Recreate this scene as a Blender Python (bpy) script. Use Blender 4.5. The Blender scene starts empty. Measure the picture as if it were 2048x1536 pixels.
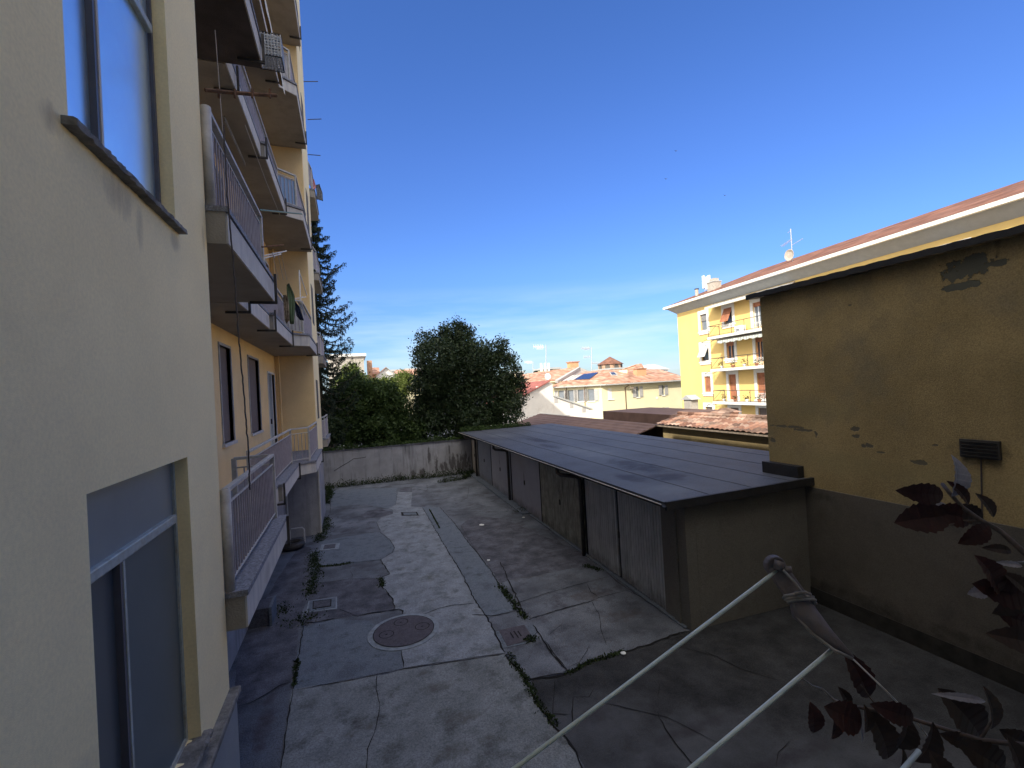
import bpy, math, random
import numpy as np
from mathutils import Vector, Matrix
random.seed(7); rng = np.random.default_rng(11)
C = bpy.context.scene.collection
SC = bpy.context.scene
R = math.radians
# ------------------------------------------------------------------ camera
FPX, ROLL, PITCH, YAW, H = 920.0, R(3.2), R(0.436), R(19.45), 4.5
cam_d = bpy.data.cameras.new('camera'); cam = bpy.data.objects.new('camera', cam_d); C.objects.link(cam)
cam_d.sensor_width = 36.0; cam_d.lens = FPX / 2048 * 36.0
cam_d.clip_start = 0.05; cam_d.clip_end = 2000
_f = Vector((math.sin(YAW) * math.cos(PITCH), math.cos(YAW) * math.cos(PITCH), math.sin(PITCH)))
_r0 = Vector((math.cos(YAW), -math.sin(YAW), 0)); _u0 = _r0.cross(_f)
# world up leans left in the picture by ROLL
_r = _r0 * math.cos(ROLL) - _u0 * math.sin(ROLL)
_u = _r.cross(_f)
cam.matrix_world = Matrix(((_r.x, _u.x, -_f.x, 0), (_r.y, _u.y, -_f.y, 0), (_r.z, _u.z, -_f.z, H), (0, 0, 0, 1)))
SC.camera = cam
SC.render.resolution_x = 1024; SC.render.resolution_y = 768
# ------------------------------------------------------------------ sky and sun
SUN_EL = R(35.0); SUNV = Vector((-0.77, -0.64, 0)).normalized() * math.cos(SUN_EL) + Vector((0, 0, math.sin(SUN_EL)))
w = bpy.data.worlds.new('World'); SC.world = w; w.use_nodes = True
nt = w.node_tree; nt.nodes.clear()
out = nt.nodes.new('ShaderNodeOutputWorld'); bg = nt.nodes.new('ShaderNodeBackground')
sky = nt.nodes.new('ShaderNodeTexSky'); sky.sky_type = 'NISHITA'; sky.sun_disc = False
sky.sun_elevation = SUN_EL; sky.sun_rotation = math.atan2(SUNV.x, SUNV.y)
sky.air_density = 1.0; sky.dust_density = 0.35; sky.ozone_density = 2.6; sky.altitude = 100
bg.inputs['Strength'].default_value = 0.15
tc = nt.nodes.new('ShaderNodeTexCoord'); sep = nt.nodes.new('ShaderNodeSeparateXYZ')
mp = nt.nodes.new('ShaderNodeMapping'); mp.inputs['Scale'].default_value = (1.1, 1.1, 9.0); mp.inputs['Rotation'].default_value = (0.10, 0.0, 0.3)
cn = nt.nodes.new('ShaderNodeTexNoise'); cn.inputs['Scale'].default_value = 2.1; cn.inputs['Detail'].default_value = 5; cn.inputs['Roughness'].default_value = 0.55
cr = nt.nodes.new('ShaderNodeValToRGB'); cr.color_ramp.elements[0].position = 0.43; cr.color_ramp.elements[1].position = 0.75
cr.color_ramp.elements[1].color = (0.75, 0.75, 0.75, 1)
band = nt.nodes.new('ShaderNodeMapRange'); band.inputs[1].default_value = 0.22; band.inputs[2].default_value = 0.10; band.inputs[3].default_value = 0; band.inputs[4].default_value = 1
mul = nt.nodes.new('ShaderNodeMath'); mul.operation = 'MULTIPLY'
mx = nt.nodes.new('ShaderNodeMix'); mx.data_type = 'RGBA'
mx.inputs[7].default_value = (3.0, 3.6, 4.3, 1)
hsv = nt.nodes.new('ShaderNodeHueSaturation'); hsv.inputs['Saturation'].default_value = 1.12; hsv.inputs['Value'].default_value = 1.0
L = nt.links.new
L(tc.outputs['Generated'], mp.inputs[0]); L(mp.outputs[0], cn.inputs['Vector']); L(cn.outputs[0], cr.inputs[0])
L(tc.outputs['Generated'], sep.inputs[0]); L(sep.outputs['Z'], band.inputs[0])
# bright haze added on the unseen sun side, to fill the shaded yard
fill_haze_d = nt.nodes.new('ShaderNodeVectorMath'); fill_haze_d.operation = 'DOT_PRODUCT'; fill_haze_d.inputs[1].default_value = tuple(SUNV)
vr = nt.nodes.new('ShaderNodeMapRange'); vr.interpolation_type = 'SMOOTHSTEP'; vr.inputs[1].default_value = 0.05; vr.inputs[2].default_value = 0.85; vr.inputs[3].default_value = 0; vr.inputs[4].default_value = 0.9
fill_haze = nt.nodes.new('ShaderNodeMix'); fill_haze.data_type = 'RGBA'; fill_haze.inputs[7].default_value = (11.5, 10.9, 9.8, 1)
L(tc.outputs['Generated'], fill_haze_d.inputs[0]); L(fill_haze_d.outputs['Value'], vr.inputs[0]); L(vr.outputs[0], fill_haze.inputs[0])
L(cr.outputs[0], mul.inputs[0]); L(band.outputs[0], mul.inputs[1]); L(mul.outputs[0], mx.inputs[0])
tint = nt.nodes.new('ShaderNodeValToRGB'); te = tint.color_ramp.elements
te[0].position = 0.0; te[0].color = (0.26, 0.31, 0.40, 1); te[1].position = 0.75; te[1].color = (0.40, 0.50, 0.74, 1)
for p_, c_ in ((0.08, (0.31, 0.38, 0.50, 1)), (0.25, (0.38, 0.47, 0.69, 1)), (0.45, (0.41, 0.49, 0.75, 1))):
    e_ = te.new(p_); e_.color = c_
tm = nt.nodes.new('ShaderNodeMix'); tm.data_type = 'RGBA'; tm.blend_type = 'MULTIPLY'; tm.inputs[0].default_value = 1.0
L(sky.outputs[0], hsv.inputs['Color']); L(hsv.outputs[0], tm.inputs[6]); L(sep.outputs['Z'], tint.inputs[0]); L(tint.outputs[0], tm.inputs[7]); L(tm.outputs[2], mx.inputs[6]); L(mx.outputs[2], fill_haze.inputs[6]); L(fill_haze.outputs[2], bg.inputs[0]); L(bg.outputs[0], out.inputs[0])
sun_d = bpy.data.lights.new('sun', 'SUN'); sun_d.energy = 2.6; sun_d.angle = R(0.5); sun_d.color = (1.0, 0.95, 0.87)
sun = bpy.data.objects.new('sun', sun_d); C.objects.link(sun); sun.rotation_euler = SUNV.to_track_quat('Z', 'Y').to_euler()
SC.view_settings.view_transform = 'Standard'; SC.view_settings.look = 'None'; SC.view_settings.exposure = 1.0; SC.view_settings.gamma = 1.0
SC.cycles.max_bounces = 8; SC.cycles.diffuse_bounces = 4

# ------------------------------------------------------------------ measuring helpers (camera ray onto a known plane)
_CY, _SY = math.cos(YAW), math.sin(YAW)
def ray(px, py):
    return (_r * (px - 1024) + _u * (768 - py) + _f * FPX)
def on(px, py, **k):
    a = list(k)[0]; i = 'XYZ'.index(a); d = ray(px, py); t = (k[a] - (H if i == 2 else 0)) / d[i]
    return Vector((d.x * t, d.y * t, d.z * t + H))
def at(px, py, dist):
    d = ray(px, py).normalized() * dist
    return Vector((d.x, d.y, d.z + H))

# ------------------------------------------------------------------ materials
_g = (0.61, 0.71, 0.86)
TUNE = {'courtyard_concrete': _g, 'pale_new_concrete': (.57, .645, .745), 'near_concrete_slab': (.56, .635, .72), 'stained_concrete': _g, 'dark_old_concrete': (.60, .73, .88), 'shaded_ramp_paving': (.34, .40, .46), 'cast_iron_cover': (.65, .68, .72), 'cement_ring': (.66, .72, .8),
        'garage_render': (.68, .73, .80), 'balcony_concrete': (.72, .70, .68), 'garage_door_ribbed_paint': (1., 1.03, 1.08), 'garage_door_peeling_paint': (.95, .97, .97), 'garage_door_plain_paint': (.9, .92, .98), 'grey_cement_render': (.60, .64, .68), 'ochre_render': (.76, .84, .86), 'bitumen_felt': (.8, .88, 1.0), 'yard_wall_render': (.8, .82, .86), 'plinth_paint': (.8, .85, .9), 'brown_sheet_roof': (.7, .72, .75), 'granite_coping': (.8, .85, .9)}
def mat(name, col, rough=0.85, var=0.12, scale=3.0, bump=0.0, bscale=60.0, spec=0.3, metal=0.0, col2=None, stain=None, sscale=0.6, streak=False, speckle=0.0):
    k_ = TUNE.get(name)
    if k_: col = tuple(c * q for c, q in zip(col, k_)); stain = tuple(c * q for c, q in zip(stain, k_)) if stain else None
    m = bpy.data.materials.new(name); m.use_nodes = True; t = m.node_tree; b = t.nodes['Principled BSDF']; K = t.links.new
    b.inputs['Roughness'].default_value = rough; b.inputs['Specular IOR Level'].default_value = spec; b.inputs['Metallic'].default_value = metal
    co = t.nodes.new('ShaderNodeTexCoord'); o = co.outputs['Object']
    n = t.nodes.new('ShaderNodeTexNoise'); n.inputs['Scale'].default_value = scale; n.inputs['Detail'].default_value = 6; n.inputs['Roughness'].default_value = 0.62
    K(o, n.inputs['Vector'])
    r = t.nodes.new('ShaderNodeValToRGB'); e = r.color_ramp.elements
    c2 = col2 if col2 else tuple(c * (1 - var) for c in col)
    c1 = col if col2 else tuple(min(1, c * (1 + var)) for c in col)
    e[0].position = 0.36; e[1].position = 0.64; e[0].color = (*c2, 1); e[1].color = (*c1, 1)
    K(n.outputs[0], r.inputs[0]); last = r.outputs[0]
    if stain:
        n2 = t.nodes.new('ShaderNodeTexNoise'); n2.inputs['Scale'].default_value = sscale; n2.inputs['Detail'].default_value = 8; n2.inputs['Roughness'].default_value = 0.7
        if streak:
            mpn = t.nodes.new('ShaderNodeMapping'); mpn.inputs['Scale'].default_value = (4.0, 4.0, 0.35); K(o, mpn.inputs[0]); K(mpn.outputs[0], n2.inputs['Vector'])
        else: K(o, n2.inputs['Vector'])
        r2 = t.nodes.new('ShaderNodeValToRGB'); r2.color_ramp.elements[0].position = 0.50; r2.color_ramp.elements[1].position = 0.70
        K(n2.outputs[0], r2.inputs[0])
        x = t.nodes.new('ShaderNodeMix'); x.data_type = 'RGBA'; K(r2.outputs[0], x.inputs[0]); K(last, x.inputs[6]); x.inputs[7].default_value = (*stain, 1); last = x.outputs[2]
    if speckle:
        n4 = t.nodes.new('ShaderNodeTexNoise'); n4.inputs['Scale'].default_value = 55; n4.inputs['Detail'].default_value = 3; K(o, n4.inputs['Vector'])
        mr = t.nodes.new('ShaderNodeMapRange'); mr.inputs[1].default_value = 0.3; mr.inputs[2].default_value = 0.7; mr.inputs[3].default_value = 1 - speckle; mr.inputs[4].default_value = 1 + speckle
        K(n4.outputs[0], mr.inputs[0]); vm = t.nodes.new('ShaderNodeVectorMath'); vm.operation = 'SCALE'; K(last, vm.inputs[0]); K(mr.outputs[0], vm.inputs['Scale']); last = vm.outputs[0]
    K(last, b.inputs['Base Color'])
    if bump:
        n3 = t.nodes.new('ShaderNodeTexNoise'); n3.inputs['Scale'].default_value = bscale; n3.inputs['Detail'].default_value = 4; K(o, n3.inputs['Vector'])
        bp = t.nodes.new('ShaderNodeBump'); bp.inputs['Strength'].default_value = bump; bp.inputs['Distance'].default_value = 0.02; K(n3.outputs[0], bp.inputs['Height']); K(bp.outputs[0], b.inputs['Normal'])
    return m

def mat_wave(name, col, axis, freq, depth, rough=0.8, dark=0.35, col2=None, spec=0.3):
    """ribs across one axis with grooves"""
    m = mat(name, col, rough, 0.2, 2.5, col2=col2, spec=spec); t = m.node_tree; b = t.nodes['Principled BSDF']; K = t.links.new
    co = t.nodes.new('ShaderNodeTexCoord'); s = t.nodes.new('ShaderNodeSeparateXYZ'); K(co.outputs['Object'], s.inputs[0])
    a = t.nodes.new('ShaderNodeMath'); a.operation = 'MULTIPLY'; a.inputs[1].default_value = freq * 2 * math.pi; K(s.outputs[axis], a.inputs[0])
    si = t.nodes.new('ShaderNodeMath'); si.operation = 'SINE'; K(a.outputs[0], si.inputs[0])
    bp = t.nodes.new('ShaderNodeBump'); bp.inputs['Strength'].default_value = 1.0; bp.inputs['Distance'].default_value = depth; K(si.outputs[0], bp.inputs['Height']); K(bp.outputs[0], b.inputs['Normal'])
    mr = t.nodes.new('ShaderNodeMapRange'); mr.inputs[1].default_value = -1; mr.inputs[2].default_value = -0.6; mr.inputs[3].default_value = dark; mr.inputs[4].default_value = 1; K(si.outputs[0], mr.inputs[0])
    src = b.inputs['Base Color'].links[0].from_socket
    vm = t.nodes.new('ShaderNodeVectorMath'); vm.operation = 'SCALE'; K(src, vm.inputs[0]); K(mr.outputs[0], vm.inputs['Scale']); K(vm.outputs[0], b.inputs['Base Color'])
    return m

def mat_tiles(name, cols, cell=(0.22, 0.4, 0.35), rough=0.85, bump=0.05):
    """clay tiles: every cell its own tone, ribs as relief"""
    m = bpy.data.materials.new(name); m.use_nodes = True; t = m.node_tree; b = t.nodes['Principled BSDF']; K = t.links.new
    b.inputs['Roughness'].default_value = rough; b.inputs['Specular IOR Level'].default_value = 0.2
    co = t.nodes.new('ShaderNodeTexCoord')
    sn = t.nodes.new('ShaderNodeVectorMath'); sn.operation = 'SNAP'; sn.inputs[1].default_value = cell; K(co.outputs['Object'], sn.inputs[0])
    wn = t.nodes.new('ShaderNodeTexWhiteNoise'); wn.noise_dimensions = '3D'; K(sn.outputs[0], wn.inputs['Vector'])
    r = t.nodes.new('ShaderNodeValToRGB'); r.color_ramp.elements[0].color = (*cols[0], 1); r.color_ramp.elements[1].color = (*cols[-1], 1)
    for i, c in enumerate(cols[1:-1]):
        e = r.color_ramp.elements.new((i + 1) / (len(cols) - 1)); e.color = (*c, 1)
    K(wn.outputs[0], r.inputs[0])
    n = t.nodes.new('ShaderNodeTexNoise'); n.inputs['Scale'].default_value = 0.9; n.inputs['Detail'].default_value = 6; K(co.outputs['Object'], n.inputs['Vector'])
    mr = t.nodes.new('ShaderNodeMapRange'); mr.inputs[1].default_value = 0.35; mr.inputs[2].default_value = 0.65; mr.inputs[3].default_value = 0.7; mr.inputs[4].default_value = 1.15; K(n.outputs[0], mr.inputs[0])
    vm = t.nodes.new('ShaderNodeVectorMath'); vm.operation = 'SCALE'; K(r.outputs[0], vm.inputs[0]); K(mr.outputs[0], vm.inputs['Scale']); K(vm.outputs[0], b.inputs['Base Color'])
    n3 = t.nodes.new('ShaderNodeTexNoise'); n3.inputs['Scale'].default_value = 6; K(co.outputs['Object'], n3.inputs['Vector'])
    bp = t.nodes.new('ShaderNodeBump'); bp.inputs['Strength'].default_value = 0.8; bp.inputs['Distance'].default_value = bump; K(n3.outputs[0], bp.inputs['Height']); K(bp.outputs[0], b.inputs['Normal'])
    return m

def mat_leaf(name, c1, c2, scale=1.2, rough=0.6, trans=0.25):
    m = bpy.data.materials.new(name); m.use_nodes = True; t = m.node_tree; b = t.nodes['Principled BSDF']; K = t.links.new
    b.inputs['Roughness'].default_value = rough; b.inputs['Specular IOR Level'].default_value = 0.25
    co = t.nodes.new('ShaderNodeTexCoord'); n = t.nodes.new('ShaderNodeTexNoise'); n.inputs['Scale'].default_value = scale; n.inputs['Detail'].default_value = 8; n.inputs['Roughness'].default_value = 0.8; K(co.outputs['Object'], n.inputs['Vector'])
    r = t.nodes.new('ShaderNodeValToRGB'); r.color_ramp.elements[0].position = 0.38; r.color_ramp.elements[1].position = 0.64
    r.color_ramp.elements[0].color = (*c1, 1); r.color_ramp.elements[1].color = (*c2, 1); K(n.outputs[0], r.inputs[0]); K(r.outputs[0], b.inputs['Base Color'])
    tr = t.nodes.new('ShaderNodeBsdfTranslucent'); K(r.outputs[0], tr.inputs['Color']); mixs = t.nodes.new('ShaderNodeMixShader'); mixs.inputs[0].default_value = trans
    K(b.outputs[0], mixs.inputs[1]); K(tr.outputs[0], mixs.inputs[2]); K(mixs.outputs[0], t.nodes['Material Output'].inputs['Surface'])
    return m

def marks(m, ax, items, col, edge=0.25, nscale=3.0, amp=2.4, stretch=(1, 1, 1), depth=0.0, strength=1.0):
    """weathering with a shape of its own: noisy-edged spots (u, v, ru, rv) mixed over the base colour"""
    t = m.node_tree; b = t.nodes['Principled BSDF']; K = t.links.new; src = b.inputs['Base Color'].links[0].from_socket
    co = t.nodes.new('ShaderNodeTexCoord'); s = t.nodes.new('ShaderNodeSeparateXYZ'); K(co.outputs['Object'], s.inputs[0])
    mp_ = t.nodes.new('ShaderNodeMapping'); mp_.inputs['Scale'].default_value = stretch; K(co.outputs['Object'], mp_.inputs[0])
    n = t.nodes.new('ShaderNodeTexNoise'); n.inputs['Scale'].default_value = nscale; n.inputs['Detail'].default_value = 9; n.inputs['Roughness'].default_value = 0.68; K(mp_.outputs[0], n.inputs['Vector'])
    def mth(op, a, bb, cc=None):
        q = t.nodes.new('ShaderNodeMath'); q.operation = op
        for i, x in enumerate((a, bb, cc)):
            if x is None: continue
            if isinstance(x, (int, float)): q.inputs[i].default_value = x
            else: K(x, q.inputs[i])
        return q.outputs[0]
    best = None
    for (u, v, ru, rv) in items:
        du = mth('MULTIPLY', mth('SUBTRACT', s.outputs[ax[0]], u), 1 / ru); dv = mth('MULTIPLY', mth('SUBTRACT', s.outputs[ax[1]], v), 1 / rv)
        d2 = mth('MULTIPLY_ADD', du, du, mth('MULTIPLY', dv, dv)); f = mth('SUBTRACT', 1.0, d2)
        best = f if best is None else mth('MAXIMUM', best, f)
    f = mth('MULTIPLY_ADD', mth('SUBTRACT', n.outputs[0], 0.5), amp * 3, mth('MAXIMUM', best, -1.2 * amp))
    r_ = t.nodes.new('ShaderNodeMapRange'); r_.inputs[1].default_value = 0.1; r_.inputs[2].default_value = 0.1 + edge; r_.inputs[3].default_value = 0; r_.inputs[4].default_value = strength; K(f, r_.inputs[0])
    x = t.nodes.new('ShaderNodeMix'); x.data_type = 'RGBA'; K(r_.outputs[0], x.inputs[0]); K(src, x.inputs[6]); x.inputs[7].default_value = (*col, 1); K(x.outputs[2], b.inputs['Base Color'])
    if depth:
        bp = t.nodes.new('ShaderNodeBump'); bp.inputs['Strength'].default_value = 1; bp.inputs['Distance'].default_value = -depth; K(r_.outputs[0], bp.inputs['Height'])
        if b.inputs['Normal'].links: K(b.inputs['Normal'].links[0].from_socket, bp.inputs['Normal'])
        K(bp.outputs[0], b.inputs['Normal'])
M = {}
M['stucco'] = mat('stucco_beige', (0.95, 0.795, 0.48), 0.95, 0.04, 1.2, 0.15, 240, 0.1, stain=(0.85, 0.71, 0.44), sscale=0.35, speckle=0.05)
M['stucco_y'] = mat('stucco_yellow', (0.86, 0.63, 0.33), 0.95, 0.05, 1.5, 0.4, 80, 0.1, speckle=0.05)
M['stucco_low'] = mat('stucco_base_grey', (0.34, 0.33, 0.34), 0.95, 0.14, 1.6, 0.5, 50, 0.1, stain=(0.20, 0.20, 0.20), sscale=0.9, streak=True)
M['plinth'] = mat('plinth_paint', (0.38, 0.365, 0.35), 0.9, 0.06, 2, 0.2, 60, 0.1)
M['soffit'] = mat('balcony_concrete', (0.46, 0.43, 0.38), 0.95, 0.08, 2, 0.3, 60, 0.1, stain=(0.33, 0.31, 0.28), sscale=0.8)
M['fascia'] = mat('balcony_fascia', (0.56, 0.53, 0.49), 0.9, 0.08, 3, 0.2, 60, 0.1, stain=(0.42, 0.40, 0.40), sscale=2.5, streak=True)
M['granite'] = mat('granite_coping', (0.26, 0.25, 0.27), 0.75, 0.3, 30, 0.2, 120, 0.3, speckle=0.3)
M['sill'] = mat('mossy_stone_sill', (0.20, 0.19, 0.18), 0.85, 0.3, 12, 0.4, 60, 0.2, stain=(0.06, 0.06, 0.055), sscale=4)
M['rail'] = mat('railing_paint', (0.47, 0.45, 0.43), 0.55, 0.10, 8, 0.15, 60, 0.4, stain=(0.34, 0.31, 0.30), sscale=6)
M['rail_dark'] = mat('baluster_paint', (0.33, 0.30, 0.34), 0.6, 0.12, 8)
M['metal_dark'] = mat('dark_iron', (0.045, 0.04, 0.038), 0.6, 0.3, 9, spec=0.4)
M['rust'] = mat('rusty_iron', (0.16, 0.09, 0.06), 0.8, 0.35, 14, spec=0.2)
M['frame_w'] = mat('white_frame', (0.70, 0.70, 0.68), 0.5, 0.05, 5)
M['frame_d'] = mat('window_frame_dark', (0.10, 0.10, 0.13), 0.45, 0.1, 5, spec=0.5)
M['frame_m'] = mat('window_frame_metal', (0.40, 0.44, 0.44), 0.35, 0.12, 20, spec=0.5, stain=(0.30, 0.26, 0.20), sscale=8)
M['glass_f'] = mat('frosted_glass', (0.08, 0.095, 0.11), 0.3, 0.05, 3, spec=0.9)
M['glass_t'] = mat('pale_frosted_glass', (0.20, 0.235, 0.255), 0.4, 0.08, 1.5, spec=0.9)
M['glass_r'] = mat('greenish_frosted_glass', (0.085, 0.115, 0.135), 0.35, 0.08, 1.5, spec=0.9)
M['glass_u'] = mat('sky_reflecting_frosted_glass', (0.70, 0.86, 1.0), 0.28, 0.05, 3, spec=0.9, metal=0.85)
M['glass'] = mat('dark_glass', (0.05, 0.06, 0.08), 0.06, 0.05, 2, spec=0.9)
M['glass_l'] = mat('pale_window_glass', (0.20, 0.22, 0.24), 0.1, 0.1, 4, spec=0.8)
M['glass_g'] = mat('green_panel_glass', (0.18, 0.30, 0.28), 0.15, 0.05, 2, spec=0.7)
M['glass_b'] = mat('blue_panel_glass', (0.22, 0.30, 0.42), 0.15, 0.05, 2, spec=0.7)
M['panel_g'] = mat('grey_railing_panel', (0.40, 0.39, 0.38), 0.7, 0.15, 5, stain=(0.28, 0.27, 0.26), sscale=2)
M['shutter_g'] = mat_wave('grey_roller_shutter', (0.33, 0.32, 0.31), 'Z', 14, 0.01)
M['shutter_t'] = mat_wave('terracotta_roller_shutter', (0.42, 0.17, 0.09), 'Z', 9, 0.01, dark=0.7)
M['shutter_d'] = mat('brown_window_shutter', (0.17, 0.135, 0.12), 0.8, 0.08, 5)
M['soffit_d'] = mat('shaded_balcony_concrete', (0.10, 0.085, 0.08), 0.95, 0.2, 2, 0.3, 60, 0.1)  # same balcony concrete, darkened in colour for the shade under upper slabs
M['blind_w'] = mat('pale_blind', (0.60, 0.58, 0.56), 0.9, 0.06, 5)
M['reveal'] = mat('dark_reveal', (0.13, 0.11, 0.09), 0.9, 0.1, 5)
M['awning'] = mat('old_awning_cloth', (0.70, 0.66, 0.55), 0.95, 0.12, 6)
M['awning_o'] = mat('brown_awning_cloth', (0.30, 0.21, 0.12), 0.95, 0.12, 6)
M['awning_st'] = mat_wave('striped_awning_cloth', (0.55, 0.58, 0.50), 'Y', 3.2, 0.0, dark=0.35)
M['cord'] = mat('dark_cord', (0.07, 0.06, 0.06), 0.8, 0.2, 40)
M['cord_w'] = mat('pale_cord', (0.5, 0.47, 0.44), 0.8, 0.1, 40)
M['wire'] = mat('plastic_clothesline', (0.52, 0.58, 0.55), 0.35, 0.08, 30, spec=0.5)
M['wood'] = mat('weathered_wood', (0.25, 0.20, 0.15), 0.85, 0.35, 12, 0.3, 40)
M['conc'] = mat('courtyard_concrete', (0.20, 0.185, 0.18), 0.92, 0.35, 0.9, 0.5, 35, 0.2, stain=(0.09, 0.078, 0.078), sscale=1.9, speckle=0.35)
M['conc_l'] = mat('pale_new_concrete', (0.37, 0.355, 0.35), 0.92, 0.16, 2.2, 0.4, 45, 0.2, stain=(0.17, 0.165, 0.15), sscale=2.6, speckle=0.28)
M['conc_n'] = mat('near_concrete_slab', (0.33, 0.31, 0.29), 0.92, 0.16, 2.0, 0.4, 45, 0.2, stain=(0.13, 0.12, 0.105), sscale=2.3, speckle=0.3)
M['conc_m'] = mat('stained_concrete', (0.23, 0.225, 0.225), 0.92, 0.26, 2.4, 0.4, 45, 0.2, stain=(0.09, 0.095, 0.088), sscale=2.4, speckle=0.32)
M['conc_d'] = mat('dark_old_concrete', (0.155, 0.13, 0.13), 0.92, 0.34, 2.4, 0.5, 45, 0.2, stain=(0.075, 0.06, 0.06), sscale=2.2, speckle=0.35)
M['conc_p'] = mat('shaded_ramp_paving', (0.115, 0.10, 0.095), 0.95, 0.3, 2.4, 0.6, 80, 0.15, speckle=0.25)  # ramp concrete; the enclosed corner's shade is put into its dark colour
M['crack'] = mat('crack_dark', (0.012, 0.011, 0.011), 0.95, 0.3, 10)
M['iron'] = mat('cast_iron_cover', (0.125, 0.105, 0.115), 0.7, 0.2, 14, 0.4, 120, 0.3, speckle=0.2)
M['iron_l'] = mat('cement_ring', (0.33, 0.34, 0.35), 0.9, 0.2, 9, 0.4, 60)
M['garwall'] = mat('garage_render', (0.24, 0.21, 0.17), 0.95, 0.10, 1.4, 0.4, 90, 0.1, stain=(0.165, 0.14, 0.115), sscale=0.7, speckle=0.18)
M['gar_ribbed'] = mat('garage_door_ribbed_paint', (0.45, 0.44, 0.43), 0.6, 0.12, 2.5, stain=(0.28, 0.27, 0.25), sscale=1.6, streak=True, spec=0.4)
M['gar_back'] = mat('garage_door_groove', (0.05, 0.048, 0.045), 0.8, 0.1, 3)
M['gar_old'] = mat('garage_door_peeling_paint', (0.34, 0.33, 0.28), 0.7, 0.2, 4, stain=(0.09, 0.08, 0.065), sscale=3.2, streak=True)
M['gar_plain'] = mat('garage_door_plain_paint', (0.36, 0.345, 0.36), 0.5, 0.06, 2, spec=0.4, stain=(0.28, 0.265, 0.27), sscale=1.0)
M['gar_beige'] = mat('garage_door_beige_paint', (0.33, 0.30, 0.27), 0.6, 0.1, 3)
M['gar_blue'] = mat('garage_door_bluegrey_paint', (0.20, 0.21, 0.25), 0.5, 0.1, 3)
M['bitumen'] = mat('bitumen_felt', (0.085, 0.085, 0.095), 0.62, 0.14, 1.4, 0.4, 110, 0.3, stain=(0.045, 0.04, 0.045), sscale=0.7, speckle=0.3)
M['seam'] = mat('felt_seam', (0.05, 0.05, 0.058), 0.7, 0.3, 3)
M['flash'] = mat('dark_flashing', (0.022, 0.022, 0.025), 0.6, 0.2, 5, 0.2, 30, 0.3)
M['yardwall'] = mat('yard_wall_render', (0.36, 0.35, 0.36), 0.95, 0.12, 1.8, 0.5, 50, 0.1, stain=(0.15, 0.145, 0.15), sscale=1.0, streak=True)
M['ochre'] = mat('ochre_render', (0.40, 0.275, 0.135), 0.95, 0.15, 1.0, 0.4, 90, 0.1, stain=(0.29, 0.215, 0.13), sscale=0.7, speckle=0.2)
M['rwall_low'] = mat('grey_cement_render', (0.19, 0.16, 0.13), 0.95, 0.12, 0.9, 0.4, 90, 0.1, stain=(0.13, 0.11, 0.095), sscale=0.6, speckle=0.12)
M['patch'] = mat('bare_cement_patch', (0.20, 0.17, 0.125), 0.95, 0.25, 5, 0.5, 30)
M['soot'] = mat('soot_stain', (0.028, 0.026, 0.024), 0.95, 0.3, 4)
M['moss'] = mat_leaf('moss_green', (0.012, 0.020, 0.007), (0.035, 0.055, 0.018), 5, 0.9, 0.1)
M['yb'] = mat('yellow_render', (0.84, 0.58, 0.215), 0.95, 0.03, 0.8, 0.1, 60, 0.1)
M['trim'] = mat('cream_trim', (0.80, 0.77, 0.70), 0.85, 0.03, 3)
M['cornice'] = mat('grey_soffit', (0.42, 0.42, 0.40), 0.9, 0.05, 3)
M['roof_b'] = mat_tiles('brown_roof_tiles', [(0.16, 0.075, 0.05), (0.21, 0.10, 0.065), (0.19, 0.10, 0.075)], (0.6, 0.8, 0.6))
M['roof_t'] = mat_tiles('terracotta_tiles', [(0.17, 0.09, 0.065), (0.36, 0.19, 0.125), (0.54, 0.38, 0.29), (0.13, 0.08, 0.06), (0.38, 0.25, 0.18)])
M['roof_f'] = mat_tiles('far_terracotta_tiles', [(0.34, 0.165, 0.105), (0.48, 0.27, 0.18), (0.40, 0.21, 0.14), (0.56, 0.36, 0.26), (0.30, 0.16, 0.11)], (0.45, 0.6, 0.5))
M['roof_r'] = mat_wave('red_sheet_roof', (0.32, 0.11, 0.085), 'Y', 2.2, 0.03, dark=0.8)
M['roof_brown'] = mat('brown_sheet_roof', (0.21, 0.13, 0.10), 0.75, 0.15, 1.5, 0.2, 30, 0.25)
M['cream'] = mat('cream_render', (0.78, 0.70, 0.44), 0.95, 0.04, 0.7, 0.1, 60, 0.1)
M['white_r'] = mat('whitewashed_render', (0.78, 0.74, 0.68), 0.95, 0.05, 1.0, 0.1, 60, 0.1, stain=(0.62, 0.57, 0.51), sscale=0.9)
M['orange_r'] = mat('orange_render', (0.62, 0.33, 0.18), 0.95, 0.06, 1)
M['brick'] = mat('old_brick', (0.46, 0.28, 0.18), 0.95, 0.2, 3)
M['grey_r'] = mat('grey_render', (0.45, 0.43, 0.40), 0.95, 0.08, 1)
M['solar'] = mat('solar_glass', (0.03, 0.05, 0.12), 0.15, 0.1, 3, spec=0.8)
M['antenna'] = mat('antenna_metal', (0.45, 0.44, 0.43), 0.5, 0.1, 10, spec=0.5)
M['white_p'] = mat('white_plastic', (0.75, 0.75, 0.76), 0.5, 0.04, 10)
M['chim'] = mat('chimney_render', (0.42, 0.38, 0.32), 0.9, 0.15, 4)
M['leaf_big'] = mat_leaf('evergreen_leaf', (0.012, 0.024, 0.010), (0.042, 0.065, 0.026), 1.6, 0.45, 0.15)
M['leaf_bush'] = mat_leaf('bush_leaf', (0.016, 0.034, 0.010), (0.065, 0.105, 0.028), 1.1, 0.6, 0.3)
M['leaf_lime'] = mat_leaf('lime_leaf', (0.08, 0.12, 0.025), (0.17, 0.21, 0.05), 1.0, 0.6, 0.35)
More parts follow.
